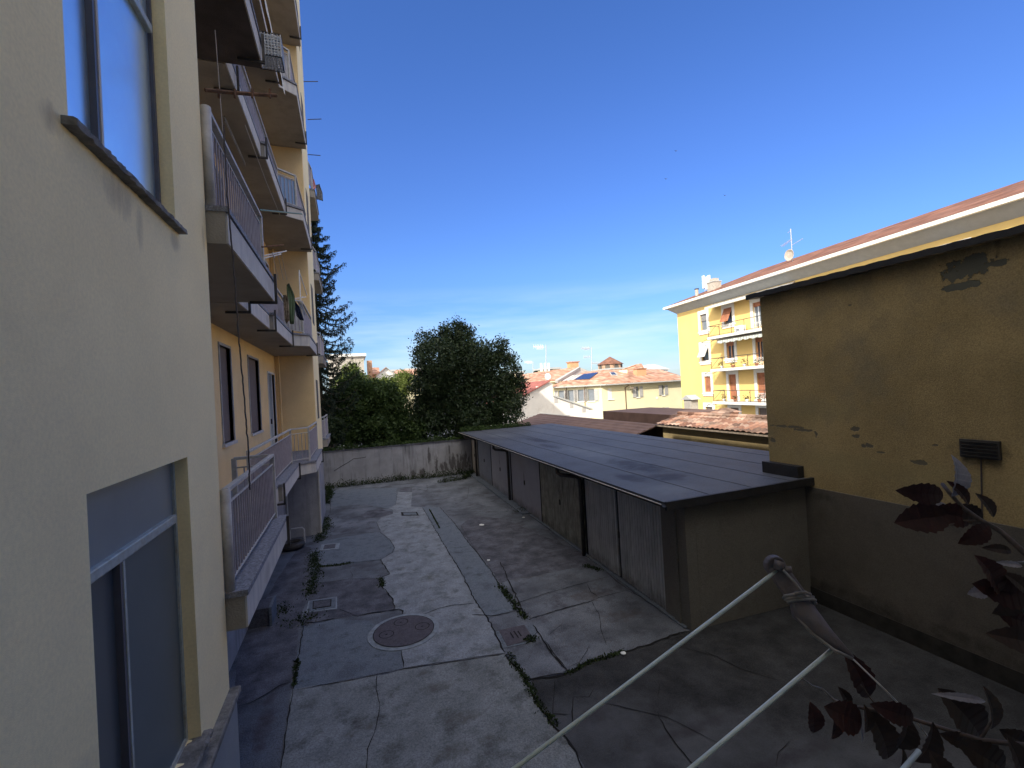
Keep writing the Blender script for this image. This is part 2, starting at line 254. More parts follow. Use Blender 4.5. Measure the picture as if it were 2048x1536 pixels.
M['needle'] = mat_leaf('spruce_needle', (0.010, 0.020, 0.013), (0.030, 0.045, 0.030), 1.8, 0.7, 0.05)
M['bark'] = mat('bark', (0.09, 0.07, 0.055), 0.95, 0.3, 8, 0.6, 20)
M['leaf_red'] = mat_leaf('dark_red_leaf', (0.028, 0.012, 0.011), (0.052, 0.019, 0.017), 30, 0.4, 0.15)
M['leaf_blk'] = mat_leaf('blackish_leaf', (0.03, 0.022, 0.018), (0.05, 0.03, 0.025), 30, 0.4, 0.1)
M['leaf_sil'] = mat_leaf('silvery_leaf_back', (0.22, 0.20, 0.23), (0.36, 0.34, 0.37), 30, 0.35, 0.1)
M['twig'] = mat('twig_bark', (0.10, 0.075, 0.065), 0.8, 0.3, 60)
M['twig_p'] = mat('pale_twig_bark', (0.22, 0.20, 0.19), 0.8, 0.3, 60)
M['green_c'] = mat('green_cloth', (0.12, 0.17, 0.10), 0.95, 0.15, 6)
M['navy_c'] = mat('navy_cloth', (0.015, 0.02, 0.05), 0.95, 0.15, 6)
M['white_c'] = mat('pale_cloth', (0.50, 0.54, 0.64), 0.95, 0.08, 6)
M['pink_c'] = mat('pink_cloth', (0.62, 0.28, 0.30), 0.95, 0.15, 8)
M['grey_c'] = mat('grey_cloth', (0.14, 0.15, 0.17), 0.95, 0.15, 8)
M['crate'] = mat('grey_plastic_mesh', (0.45, 0.47, 0.50), 0.35, 0.15, 30, spec=0.5)
M['terra'] = mat('terracotta_pot', (0.40, 0.18, 0.10), 0.9, 0.1, 8)
M['arm'] = mat('grey_bracket_metal', (0.13, 0.11, 0.115), 0.6, 0.15, 25, 0.2, 90, 0.35)
M['litter'] = mat('pale_litter', (0.7, 0.7, 0.68), 0.8, 0.05, 20)

# ------------------------------------------------------------------ mesh builder
class MB:
    def __init__(s, xf=None): s.v = []; s.f = []; s.xf = xf
    def quad(s, *p): b = len(s.v); s.v += [tuple(q) for q in p]; s.f.append(tuple(range(b, b + len(p))))
    def box(s, x0, x1, y0, y1, z0, z1):
        b = len(s.v); s.v += [(x, y, z) for z in (z0, z1) for y in (y0, y1) for x in (x0, x1)]
        s.f += [tuple(b + i for i in q) for q in ((0, 2, 3, 1), (4, 5, 7, 6), (0, 1, 5, 4), (2, 6, 7, 3), (0, 4, 6, 2), (1, 3, 7, 5))]; return s
    def hexa(s, pts):     # 8 points: bottom ring 4, top ring 4
        b = len(s.v); s.v += [tuple(p) for p in pts]
        s.f += [tuple(b + i for i in q) for q in ((3, 2, 1, 0), (4, 5, 6, 7), (0, 1, 5, 4), (1, 2, 6, 5), (2, 3, 7, 6), (3, 0, 4, 7))]; return s
    def bar(s, p, q, wd, ht, up=(0, 0, 1)):
        p, q = Vector(p), Vector(q); d = (q - p).normalized(); sd = d.cross(Vector(up))
        sd = (sd if sd.length > 1e-4 else d.cross(Vector((1, 0, 0)))).normalized() * wd / 2; u = sd.cross(d).normalized() * ht / 2
        return s.hexa([p - sd - u, p + sd - u, q + sd - u, q - sd - u, p - sd + u, p + sd + u, q + sd + u, q - sd + u])
    def tube(s, p, q, r, n=8, r2=None): return s.path([p, q], [r, r if r2 is None else r2], n)
    def path(s, pts, r, n=8):
        pts = [Vector(p) for p in pts]; rs = r if isinstance(r, (list, tuple)) else [r] * len(pts); b = len(s.v)
        prev = None
        for i, p in enumerate(pts):
            d = (pts[min(i + 1, len(pts) - 1)] - pts[max(i - 1, 0)]).normalized()
            if prev is None: a = d.cross(Vector((0, 0, 1))); a = a if a.length > 0.05 else d.cross(Vector((1, 0, 0)))
            else: a = prev - d * prev.dot(d)
            a.normalize(); prev = a; c = d.cross(a)
            for k in range(n):
                t = 2 * math.pi * k / n; s.v.append(tuple(p + (a * math.cos(t) + c * math.sin(t)) * rs[i]))
        for i in range(len(pts) - 1):
            for k in range(n):
                s.f.append((b + i * n + k, b + i * n + (k + 1) % n, b + (i + 1) * n + (k + 1) % n, b + (i + 1) * n + k))
        s.f.append(tuple(b + k for k in range(n))[::-1]); s.f.append(tuple(b + (len(pts) - 1) * n + k for k in range(n))); return s
    def prism(s, poly, z0, z1):
        b = len(s.v); n = len(poly); s.v += [(x, y, z0) for x, y in poly] + [(x, y, z1) for x, y in poly]
        s.f.append(tuple(b + i for i in range(n))[::-1]); s.f.append(tuple(b + n + i for i in range(n)))
        for i in range(n): j = (i + 1) % n; s.f.append((b + i, b + j, b + n + j, b + n + i))
        return s
    def lathe(s, c, prof, n=16):
        b = len(s.v); c = Vector(c)
        for r, z in prof:
            for k in range(n): t = 2 * math.pi * k / n; s.v.append((c.x + r * math.cos(t), c.y + r * math.sin(t), c.z + z))
        for i in range(len(prof) - 1):
            for k in range(n): s.f.append((b + i * n + k, b + i * n + (k + 1) % n, b + (i + 1) * n + (k + 1) % n, b + (i + 1) * n + k))
        s.f.append(tuple(b + k for k in range(n))[::-1]); s.f.append(tuple(b + (len(prof) - 1) * n + k for k in range(n))); return s
    def wall(s, ax, c, th, u0, u1, v0, v1, holes=(), reveal=True):
        """wall sheet facing the side of c away from c-th, with real openings (u0,u1,v0,v1)"""
        us = sorted({u0, u1, *[h[0] for h in holes], *[h[1] for h in holes]}); vs = sorted({v0, v1, *[h[2] for h in holes], *[h[3] for h in holes]})
        us = [u for u in us if u0 <= u <= u1]; vs = [v for v in vs if v0 <= v <= v1]
        P = (lambda cc, u, v: (cc, u, v)) if ax == 'X' else (lambda cc, u, v: (u, cc, v))
        for i in range(len(us) - 1):
            for j in range(len(vs) - 1):
                mu, mv = (us[i] + us[i + 1]) / 2, (vs[j] + vs[j + 1]) / 2
                if any(h[0] < mu < h[1] and h[2] < mv < h[3] for h in holes): continue
                for cc in (c, c - th): s.quad(P(cc, us[i], vs[j]), P(cc, us[i + 1], vs[j]), P(cc, us[i + 1], vs[j + 1]), P(cc, us[i], vs[j + 1]))
        for (a, b2, d, e) in list(holes) + [(u0, u1, v0, v1)]:
            s.quad(P(c, a, d), P(c, b2, d), P(c - th, b2, d), P(c - th, a, d)); s.quad(P(c, a, e), P(c, b2, e), P(c - th, b2, e), P(c - th, a, e))
            s.quad(P(c, a, d), P(c, a, e), P(c - th, a, e), P(c - th, a, d)); s.quad(P(c, b2, d), P(c, b2, e), P(c - th, b2, e), P(c - th, b2, d))
        return s
    def build(s, name, m, parent=None, smooth=False, bevel=0):
        me = bpy.data.meshes.new(name); off = world_loc(parent) if parent else Vector((0, 0, 0))
        vv = [s.xf(Vector(p)) for p in s.v] if s.xf else [Vector(p) for p in s.v]
        me.from_pydata([tuple(p - off) for p in vv], [], s.f); me.update()
        me.materials.append(M[m] if isinstance(m, str) else m)
        o = bpy.data.objects.new(name, me); C.objects.link(o)
        if parent: o.parent = parent
        if smooth:
            for p in me.polygons: p.use_smooth = True
        if bevel:
            bm = o.modifiers.new('bevel', 'BEVEL'); bm.width = bevel; bm.segments = 2; bm.limit_method = 'ANGLE'
        return o
def world_loc(o):
    v = Vector((0, 0, 0))
    while o: v += o.location; o = o.parent
    return v
def thing(name, label, cat, loc=(0, 0, 0), group=None):
    o = bpy.data.objects.new(name, None); C.objects.link(o); o.location = loc; o.empty_display_size = 0.2
    o['label'] = label; o['category'] = cat
    if group: o['group'] = group
    return o
def tag(o, label, cat, group=None, kind=None):
    o['label'] = label; o['category'] = cat
    if group: o['group'] = group
    if kind: o['kind'] = kind
    return o
def struct(o): o['kind'] = 'structure'; return o
def copy_tree(o, parent=None):
    c = o.copy(); C.objects.link(c); c.parent = parent
    for ch in list(o.children): copy_tree(ch, c)
    return c
def np_mesh(name, V, F, m, parent=None):
    me = bpy.data.meshes.new(name); V = np.asarray(V, dtype=np.float32); F = np.asarray(F, dtype=np.int32)
    if parent is not None: V = V - np.array(world_loc(parent), dtype=np.float32)
    me.vertices.add(len(V)); me.vertices.foreach_set('co', V.ravel()); k = F.shape[1]
    me.loops.add(F.size); me.loops.foreach_set('vertex_index', F.ravel()); me.polygons.add(len(F))
    me.polygons.foreach_set('loop_start', np.arange(0, F.size, k, dtype=np.int32)); me.polygons.foreach_set('loop_total', np.full(len(F), k, dtype=np.int32))
    me.update(calc_edges=True); me.materials.append(M[m]); o = bpy.data.objects.new(name, me); C.objects.link(o)
    if parent: o.parent = parent
    return o
def leaf_cloud(P, size, droop=0.0, aspect=0.45, jitter=0.35, ndir=None):
    """small folded leaves at points P"""
    n = len(P); d = rng.normal(size=(n, 3)) if ndir is None else ndir + rng.normal(size=(n, 3)) * 0.5
    d[:, 2] -= droop; d /= np.linalg.norm(d, axis=1)[:, None]
    a = rng.normal(size=(n, 3)); s = np.cross(d, a); s /= np.linalg.norm(s, axis=1)[:, None]
    sz = size * (1 + jitter * rng.normal(size=(n, 1))).clip(0.4, 2)
    v = np.stack([P - d * sz * .5, P + s * sz * aspect * .5, P + d * sz * .5, P - s * sz * aspect * .5], 1).reshape(-1, 3)
    return v, np.arange(4 * n).reshape(-1, 4)

# ================================================================== GROUND
g = MB(); g.quad((-400, -300, 0), (700, -300, 0), (700, 900, 0), (-400, 900, 0)); struct(g.build('ground', 'conc'))
def za(x, y): return (440 + .29297 * x, 940 + .29297 * y)
def zb(x, y): return (440 + .35156 * x, 1100 + .35156 * y)
def zc(x, y): return (900 + .35156 * x, 840 + .35156 * y)
def zd(x, y): return (1000 + .3711 * x, 1080 + .3711 * y)
def gpts(pts, z=0.0, dense=0.0, jit=0.0):
    P = [on(px, py, Z=0.0) for px, py in pts]
    return [(p.x, p.y, z) for p in P]
def refine(P, step, jit, closed=False):
    out_ = []; n = len(P); rg = range(n if closed else n - 1)
    for i in rg:
        a, b = Vector(P[i]), Vector(P[(i + 1) % n]); k = max(1, int((b - a).length / step))
        for j in range(k):
            q = a.lerp(b, j / k)
            if j: q += Vector((random.gauss(0, jit), random.gauss(0, jit), 0))
            out_.append(tuple(q))
    if not closed: out_.append(tuple(P[-1]))
    return out_
def sheet(name, pts, m, z, jit=0.012):
    P = refine([(p[0], p[1], z) for p in gpts(pts)], 0.25, jit, True)
    import mathutils
    tri = mathutils.geometry.tessellate_polygon([[Vector(p) for p in P]])
    b = MB(); b.v = P; b.f = [tuple(t) for t in tri]; o = b.build(name, m)
    # make every face look up
    me = o.data
    for p in me.polygons:
        if p.normal.z < 0: p.flip()
    return struct(o)
A_ = za
light = [A_(1215, 150), A_(1312, 150), A_(1305, 250), A_(1380, 255), A_(1420, 320), A_(1510, 480), A_(1640, 690), A_(1750, 910), A_(1830, 1020), A_(1945, 1250), A_(1250, 1355), A_(1248, 1290), A_(1238, 1230), A_(1020, 1160), A_(1060, 1060), A_(1230, 995), A_(1250, 985), A_(1248, 962), A_(1195, 950), A_(1180, 880), A_(1120, 820), A_(1095, 740), A_(1155, 715), A_(1115, 660), A_(1100, 615), A_(1190, 560), A_(1190, 520), A_(1160, 480), A_(1095, 420), A_(1070, 360), A_(1100, 325), A_(1180, 300), A_(1185, 275), A_(1150, 262), A_(1200, 240)]
sheet('pavement', light, 'conc_l', 0.008, 0.006)
near = [(586, 1380), (700, 1362), (809, 1339), (900, 1326), (1009, 1309), (1032, 1336), (1052, 1360), (1069, 1399), (1108, 1455), (1140, 1490), (1165, 1536), (1230, 1680), (1300, 1900), (520, 1900), (550, 1600), (566, 1500)]
sheet('pavement', near, 'conc_n', 0.008)
mid = [A_(640, 775), A_(900, 745), A_(1090, 738), A_(1120, 820), A_(1180, 880), A_(1195, 950), A_(1000, 985), A_(640, 1040), A_(575, 1060), A_(600, 900)]
sheet('pavement', mid, 'conc_d', 0.004)
mid2 = [A_(560, 1075), A_(780, 1020), A_(1010, 1030), A_(1060, 1060), A_(1020, 1160), A_(1238, 1230), A_(1248, 1290), A_(1250, 1355), A_(900, 1425), A_(505, 1510), A_(530, 1300)]
sheet('pavement', mid2, 'conc_m', 0.004)
row1 = [A_(680, 490), A_(860, 455), A_(1090, 425), A_(1160, 480), A_(1190, 520), A_(1190, 560), A_(1100, 615), A_(900, 640), A_(665, 662)]
sheet('pavement', row1, 'conc_m', 0.004)
row0 = [A_(745, 140), A_(1205, 120), A_(1200, 240), A_(1150, 262), A_(980, 235), A_(760, 250)]
sheet('pavement', row0, 'conc_m', 0.004)
oval = [A_(960, 310), A_(1010, 280), A_(1100, 270), A_(1175, 285), A_(1170, 300), A_(1090, 325), A_(1000, 330)]
sheet('pavement', oval, 'conc_d', 0.010)
left = [(470, 1385), (475, 1290), (500, 1250), (560, 1150), (600, 1090), (622, 1095), (616, 1180), (597, 1260), (588, 1330), (582, 1365), (540, 1385), (500, 1405), (466, 1410)]
sheet('pavement', left, 'conc_d', 0.004)
strip = [A_(1380, 255), A_(1500, 255), A_(1600, 365), A_(1690, 490), A_(1750, 560), A_(1850, 690), A_(1910, 790), A_(2010, 930), A_(1990, 965), A_(1830, 1010), A_(1750, 905), A_(1640, 690), A_(1510, 480), A_(1420, 320)]
sheet('pavement', strip, 'conc_m', 0.006)
rslab = [zb(1300, 60), zb(1520, 118), zb(1570, 195), zb(1740, 395), zb(1840, 510)]
redzone = [zc(90, 690), zc(60, 600), zc(130, 545), zc(300, 560), zc(480, 640), zc(620, 690), zc(780, 770), zc(770, 830), zc(560, 870), zc(290, 930), zc(220, 830)]
sheet('pavement', redzone, 'conc_d', 0.004, 0.04)
marks(M['conc_l'], 'XY', [tuple(on(a, b_, Z=0)[:2]) + (ru, rv) for a, b_, ru, rv in ((815, 1048, .25, .4), (838, 1052, .2, .25), (858, 1156, .3, .3), (865, 1110, .2, .2), (830, 1140, .12, .12), (985, 1300, .3, .12))], (0.10, 0.105, 0.10), 1.3, 9, 1.6, strength=.7)
marks(M['conc_n'], 'XY', [tuple(on(a, b_, Z=0)[:2]) + (ru, rv) for a, b_, ru, rv in ((872, 1375, .3, .16), (848, 1346, .10, .10), (930, 1435, .35, .15), (905, 1505, .3, .15), (740, 1455, .12, .1), (975, 1480, .15, .1), (700, 1470, .12, .08))], (0.10, 0.095, 0.09), 1.3, 10, 1.6, strength=.7)
marks(M['conc'], 'XY', [tuple(on(a, b_, Z=0)[:2]) + (ru, rv) for a, b_, ru, rv in ((1050, 1150, 1.0, .3), (1020, 1060, .7, .9), (1090, 1090, .8, .5), (1180, 1190, .5, .3), (1250, 1230, .5, .25))], (0.075, 0.062, 0.06), 1.4, 6, 1.6, strength=.8)
ramp = [(1383, 1263), (1340, 1272), (1290, 1293), (1230, 1310), (1180, 1325), (1130, 1350), (1095, 1357), (1062, 1362), (1075, 1400), (1110, 1450), (1142, 1488), (1170, 1536), (1240, 1680), (1310, 1900), (2600, 1700), (2400, 1400), (1900, 1300), (1600, 1192)]
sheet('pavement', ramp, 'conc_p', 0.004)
marks(M['conc_p'], 'XY', [(2.7, 5.5, 1.2, .75), (3.6, 4.6, 1.6, .8), (4.8, 3.5, 2.2, 1.1), (2.2, 4.2, 1.2, 1.4)], (0.115, 0.12, 0.135), 1.6, 1.6, .7, strength=1.0)
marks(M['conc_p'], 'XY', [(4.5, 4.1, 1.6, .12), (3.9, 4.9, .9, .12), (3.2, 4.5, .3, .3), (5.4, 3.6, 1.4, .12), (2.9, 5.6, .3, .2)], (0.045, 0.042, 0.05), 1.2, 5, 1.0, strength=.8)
_m = [tuple(on(a, b_, Z=0)[:2]) + (ru, rv) for a, b_, ru, rv in ((528, 1455, .13, .55), (520, 1490, .1, .2), (540, 1400, .1, .2))]
marks(M['conc'], 'XY', _m, (0.055, 0.032, 0.034), 1.6, 5, 1.0, strength=.9)
# joints and cracks
cracks = [
    ([A_(1380, 255), A_(1420, 320), A_(1510, 480), A_(1640, 690), A_(1750, 910), A_(1830, 1020), A_(1945, 1250)], .022),
    ([(1009, 1309), (1032, 1336), (1052, 1360), (1069, 1399), (1108, 1455), (1140, 1490), (1165, 1540), (1230, 1680)], .03),
    ([A_(1500, 255), A_(1600, 365), A_(1690, 490), A_(1750, 560), A_(1850, 690), A_(1910, 790), A_(2010, 930), zb(1750, 395)], .018),
    ([zb(1780, 430), zb(1830, 500), zb(1880, 580), zb(1930, 640), zb(1985, 700)], .02),
    ([A_(505, 1510), (640, 1372), (700, 1362), (809, 1339), (900, 1326), (1009, 1309)], .014),
    ([A_(1240, 1235), A_(1245, 1290), A_(1255, 1355)], .02),
    ([A_(1395, 988), A_(1500, 945), A_(1600, 925), A_(1750, 912)], .014),
    ([(755, 1348), (752, 1380), (760, 1410), (755, 1440), (748, 1470), (735, 1500), (733, 1536), (725, 1600)], .010),
    ([A_(665, 662), A_(800, 652), A_(900, 635), A_(1100, 615), A_(1155, 715), A_(1095, 738), A_(1105, 800), A_(1170, 870), A_(1195, 950)], .022),
    ([A_(1090, 425), A_(1160, 480), A_(1190, 530), A_(1180, 565), A_(1095, 612)], .014),
    ([A_(1070, 360), A_(1095, 420)], .012),
    ([A_(740, 455), A_(900, 435), A_(1090, 425)], .009), ([A_(730, 500), A_(860, 470), A_(920, 470)], .012),
    ([A_(640, 775), A_(760, 765), A_(900, 745), A_(1090, 738)], .010),
    ([A_(890, 690), A_(905, 720), A_(900, 745)], .008), ([A_(920, 640), A_(900, 660)], .008),
    ([A_(560, 1050), A_(680, 1038), A_(780, 1018)], .03), ([A_(940, 1000), A_(1060, 975), A_(1220, 952), A_(1250, 965), A_(1245, 990)], .024),
    ([A_(810, 950), A_(940, 1000)], .012), ([A_(905, 995), A_(945, 1005)], .03),
    ([A_(575, 1060), A_(550, 1180), A_(535, 1300), A_(500, 1500)], .014), ([(586, 1380), (575, 1450), (562, 1536), (552, 1620)], .014),
    ([(582, 1365), (560, 1372), (540, 1385), (500, 1408), (470, 1415)], .014),
    ([A_(1720, 990), A_(1850, 1000), A_(1930, 985), A_(2005, 968)], .02), ([A_(1600, 570), A_(1740, 558)], .008), ([A_(1700, 730), A_(1840, 700)], .008),
    ([zc(220, 850), zc(400, 815), zc(560, 780), zc(780, 740)], .008), ([zc(380, 1045), zc(560, 985), zc(780, 925), zc(905, 893)], .012),
    ([zc(440, 1138), zc(620, 1085), zc(800, 1035), zc(850, 1012), zc(1010, 972)], .010), ([zc(780, 935), zc(800, 980), zc(850, 1012)], .009),
    ([zc(805, 1035), zc(850, 1110), zc(860, 1200), zc(890, 1280)], .008), ([zc(560, 1230), zc(640, 1160)], .006),
    ([(1383, 1263), (1340, 1272), (1290, 1293), (1230, 1310), (1180, 1325), (1130, 1350), (1095, 1357), (1055, 1362)], .035),
    ([zd(370, 690), zd(430, 660), zd(470, 600), zd(480, 570)], .006), ([zd(240, 545), zd(310, 640), zd(375, 715)], .014),
    ([zd(295, 760), zd(285, 940), zd(385, 945)], .010), ([zd(395, 850), zd(385, 1020)], .014), ([zd(395, 850), zd(480, 850), zd(510, 800)], .010),
    ([zd(850, 930), zd(890, 1020), zd(960, 1120), zd(1060, 1229)], .012), ([zd(850, 850), zd(860, 780)], .008), ([zd(1560, 1090), zd(1500, 1150), zd(1490, 1229)], .008),
    ([zc(10, 760), zc(150, 750)], .012), ([zc(90, 690), zc(240, 640), zc(420, 560)], .008), ([zc(620, 690), zc(560, 640)], .008), ([zd(160, 430), zd(330, 375), zd(500, 330)], .014), ([zd(680, 275), zd(790, 320), zd(880, 400)], .010), ([zd(0, 120), zd(60, 250), zd(140, 420)], .022), ([zd(1100, 600), zd(1300, 700), zd(1500, 760)], .010), ([zd(900, 560), zd(1200, 640)], .010), ([zd(550, 880), zd(900, 960), zd(1180, 1100)], .010), ([zb(1750, 740), zb(2048, 690)], .02),
    ([A_(1540, 290), A_(1800, 285), A_(2040, 290)], .016), ([A_(1410, 95), A_(1420, 140), A_(1320, 130)], .008), ([A_(1700, 110), A_(1690, 190), A_(1640, 220)], .010),
    ([A_(745, 140), A_(755, 250), A_(750, 300)], .012), ([A_(745, 300), A_(900, 310), A_(1010, 330), A_(1180, 290), A_(1240, 292)], .006),
    ([A_(905, 210), A_(1180, 205)], .008), ([zc(60, 600), zc(120, 700), zc(220, 850)], .006), ([zc(880, 860), zc(960, 930), zc(1240, 1115)], .012),
    ([zc(1240, 1115), zc(1330, 1180), zc(1340, 1200)], .010)]
cb = MB()
for pts, wd in cracks:
    P = refine([(p[0], p[1], 0) for p in gpts(pts)], 0.10, wd * 0.45)
    Lp = []; Rp = []
    for i, p in enumerate(P):
        d = (Vector(P[min(i + 1, len(P) - 1)]) - Vector(P[max(0, i - 1)])); d.z = 0; d.normalize(); s_ = Vector((-d.y, d.x, 0)); w_ = wd * random.uniform(.35, 1.05) * .75
        if i in (0, len(P) - 1): w_ *= .3
        Lp.append(Vector(p) + s_ * w_); Rp.append(Vector(p) - s_ * w_)
    for i in range(len(P) - 1):
        cb.quad(*[(q.x, q.y, 0.014) for q in (Lp[i], Rp[i], Rp[i + 1], Lp[i + 1])])
struct(cb.build('pavement_cracks', 'crack'))
# moss and weeds in joints: uncountable
def weeds(lines, name, label, n_per_m, size, h, m='moss'):
    P = []
    for pts, spread in lines:
        q = [Vector(p) for p in gpts(pts)]
        for a, b in zip(q, q[1:]):
            L_ = (b - a).length; k = int(L_ * n_per_m * (0.5 + spread * 4)) + 1
            for _ in range(k):
                p = a.lerp(b, random.random()); P.append((p.x + random.gauss(0, spread), p.y + random.gauss(0, spread), 0.012 + abs(random.gauss(0, h * min(1, spread * 8)))))
    v, f = leaf_cloud(np.array(P), size, droop=-0.4, aspect=0.4)
    v[:, 2] = np.maximum(v[:, 2], 0.004)
    o = np_mesh(name, v, f, m); return tag(o, label, 'weeds', kind='stuff')
weeds([([A_(720, 330), A_(730, 390), A_(690, 440), A_(680, 490)], .10), ([A_(650, 560), A_(640, 640), A_(650, 720), A_(610, 860)], .09), ([A_(560, 1010), A_(590, 1030), A_(530, 1040)], .16),
       ([A_(665, 662), A_(800, 652), A_(900, 635)], .03), ([A_(395, 950), A_(440, 960), A_(420, 980)], .12), ([A_(1100, 740), A_(1110, 800)], .04),
       ([zb(1640, 600), zb(1740, 740), zb(1830, 910), zb(1910, 1000)], .035), ([zb(1590, 200), zb(1690, 340), zb(1750, 395)], .045), ([zb(1780, 500), zb(1740, 520), zb(1800, 510)], .06),
       ([A_(530, 1300), A_(505, 1480)], .02), ([(1130, 1350), (1180, 1325), (1250, 1303)], .03), ([zc(380, 520), zc(440, 520), zc(420, 490)], .14), ([zc(770, 830), zc(860, 860)], .05),
       ([A_(1430, 270), A_(1500, 400)], .01)],
      'weeds', 'low green weeds and moss growing along the pavement joints', 520, 0.05, 0.035)
weeds([([(655, 977), (720, 970), (790, 962), (870, 955), (945, 946)], .12), ([(655, 977), (660, 990), (650, 1010)], .10), ([(945, 946), (930, 958), (880, 966)], .10)], 'undergrowth', 'dark weeds along the foot of the far yard wall', 380, 0.08, 0.14)

# covers and hatches
def disc(c, r, z, n=48):
    b = MB(); b.prism([(c.x + r * math.cos(2 * math.pi * k / n), c.y + r * math.sin(2 * math.pi * k / n)) for k in range(n)], z[0], z[1]); return b
mc = on(808, 1263, Z=0)
mh = thing('manhole_cover', 'large round iron cover with three ringed plugs in pale courtyard concrete', 'manhole cover', (mc.x, mc.y, 0))
disc(mc, .66, (0.0, .018)).build('cement_ring', 'iron_l', mh)
disc(mc, .555, (0.0, .026)).build('lid', 'iron', mh)
def ring(c, r, wd, z, n=32):
    b = MB()
    for k in range(n):
        t0, t1 = 2 * math.pi * k / n, 2 * math.pi * (k + 1) / n
        b.quad(*[(c.x + q * math.cos(t), c.y + q * math.sin(t), z) for q, t in ((r, t0), (r + wd, t0), (r + wd, t1), (r, t1))])
    return b
ring(mc, .553, .014, .0275).build('rim', 'crack', mh)
for px, py in ((773, 1269.5), (802, 1245), (844.5, 1253)):
    q = on(px, py, Z=0.02); b = ring(q, .125, .014, .0285); pg = b.build('plug', 'crack', mh); MB().prism([(q.x - .02, q.y - .012), (q.x + .02, q.y - .012), (q.x + .02, q.y + .012), (q.x - .02, q.y + .012)], .027, .029).build('keyhole', 'crack', pg)
def quadpts(pts): return [(p.x, p.y) for p in (on(a, b, Z=0) for a, b in pts)]
def zf(x, y): return (600 + x / 12.8, 1180 + y / 12.8)
def zg(x, y): return (980 + x / 12.8, 1220 + y / 12.8)
hc = on(645, 1210, Z=0); ht_ = thing('inspection_hatch', 'square cement hatch with pale raised rim beside the weeds', 'hatch', (hc.x, hc.y, 0))
MB().prism(quadpts([zf(215, 290), zf(950, 180), zf(950, 490), zf(150, 590)]), 0, .012).build('frame', 'iron_l', ht_)
MB().prism(quadpts([zf(250, 300), zf(915, 205), zf(910, 470), zf(200, 560)]), 0, .017).build('slab', 'conc_m', ht_)
MB().prism(quadpts([zf(330, 310), zf(810, 255), zf(800, 440), zf(320, 510)]), 0, .021).build('gap', 'crack', ht_)
MB().prism(quadpts([zf(355, 325), zf(780, 275), zf(772, 425), zf(345, 490)]), 0, .025).build('lid', 'conc_d', ht_)
hc = on(655, 1092, Z=0); h2 = thing('inspection_hatch', 'small square cement hatch farther along the weeds', 'hatch', (hc.x, hc.y, 0))
MB().prism(quadpts([A_(695, 510), A_(820, 500), A_(810, 540), A_(680, 552)]), 0, .012).build('frame', 'iron_l', h2)
MB().prism(quadpts([A_(715, 515), A_(790, 508), A_(785, 535), A_(705, 543)]), 0, .020).build('lid', 'conc_d', h2)
hc = on(820, 1028, Z=0); h3 = thing('drain_cover', 'small square iron cover in the pale strip near the far wall', 'drain cover', (hc.x, hc.y, 0))
MB().prism(quadpts([A_(1235, 290), A_(1345, 288), A_(1358, 312), A_(1240, 314)]), 0, .014).build('frame', 'crack', h3)
MB().prism(quadpts([A_(1250, 294), A_(1335, 292), A_(1345, 308), A_(1255, 310)]), 0, .020).build('lid', 'conc_m', h3)
hc = on(1033, 1268, Z=0); h4 = thing('drain_grate', 'square iron drain plate with three slots beside the mossy joint', 'drain grate', (hc.x, hc.y, 0))
MB().prism(quadpts([zg(95, 570), zg(1100, 390), zg(1210, 560), zg(960, 860), zg(340, 985)]), 0, .008).build('frame', 'conc_m', h4)
MB().prism(quadpts([zg(230, 540), zg(880, 395), zg(1080, 700), zg(940, 810), zg(440, 935)]), 0, .016).build('plate', 'iron', h4)
for a, b in (((520, 600), (605, 740)), ((610, 560), (730, 730)), ((715, 560), (800, 690))):
    p, q = on(*zg(*a), Z=0), on(*zg(*b), Z=0); MB().bar((p.x, p.y, .017), (q.x, q.y, .017), .022, .004).build('slot', 'crack', h4)
hc = on(832, 983, Z=0); h5 = tag(MB().prism(quadpts([A_(1235, 130), A_(1310, 128), A_(1312, 148), A_(1225, 150)]), 0, .014).build('drain_cover', 'conc_d'), 'dark square cover at the far end of the pale strip', 'drain cover')
for i, (px, py, lb, s_) in enumerate(((963, 1051, 'white paper scrap on the stained slab left of the garages', .09), (977, 1122, 'tiny white scrap by the joint left of the garages', .045), (1246, 1309, 'white scrap on the long crack before the dark ramp', .05), (1047, 1036, 'pale pebble at the foot of the middle downpipe', .05))):
    p = on(px, py, Z=0); b = MB(); n = 9
    b.prism([(p.x + s_ * random.uniform(.7, 1.1) * math.cos(2 * math.pi * k / n), p.y + s_ * random.uniform(.7, 1.1) * math.sin(2 * math.pi * k / n)) for k in range(n)], .015, .03)
    tag(b.build('paper_scrap' if i != 3 else 'pebble', 'litter'), lb, 'litter')

# ================================================================== LEFT APARTMENT BUILDING
WX, RX, BX = -1.13, -2.25, -2.14      # near wall, recessed wall, foundation
A0, FH, TH = 2.82, 3.46, 0.34          # first balcony floor, storey height, slab thickness
FL = [A0 + FH * k for k in range(6)]; TOP = 20.95
Y0, Y1, Y2, Y3 = 4.72, 16.65, 20.0, 24.9   # near wall end, loggia end, far block end, building end
apt = thing('apartment_building', 'tall beige apartment block with stacked balconies and recessed yellow walls along the courtyard', 'building', (-5, 8, 0))
HN = 15.12
holes = [(2.58, 3.93, 2.12, 4.13), (2.58, 3.93, 5.80, 8.10), (2.58, 3.93, 9.4, 11.6), (2.58, 3.93, 12.6, 14.7)]
b = MB(); b.wall('X', WX, .26, -1.0, Y0, 1.98, HN, holes); b.build('wall', 'stucco', apt)
b = MB(); b.box(-12, WX - .262, -9, Y0, HN - .2, HN); b.box(RX, WX - .262, Y0 - .18, Y0 - .003, 0, HN - .21); b.build('wall', 'stucco', apt)
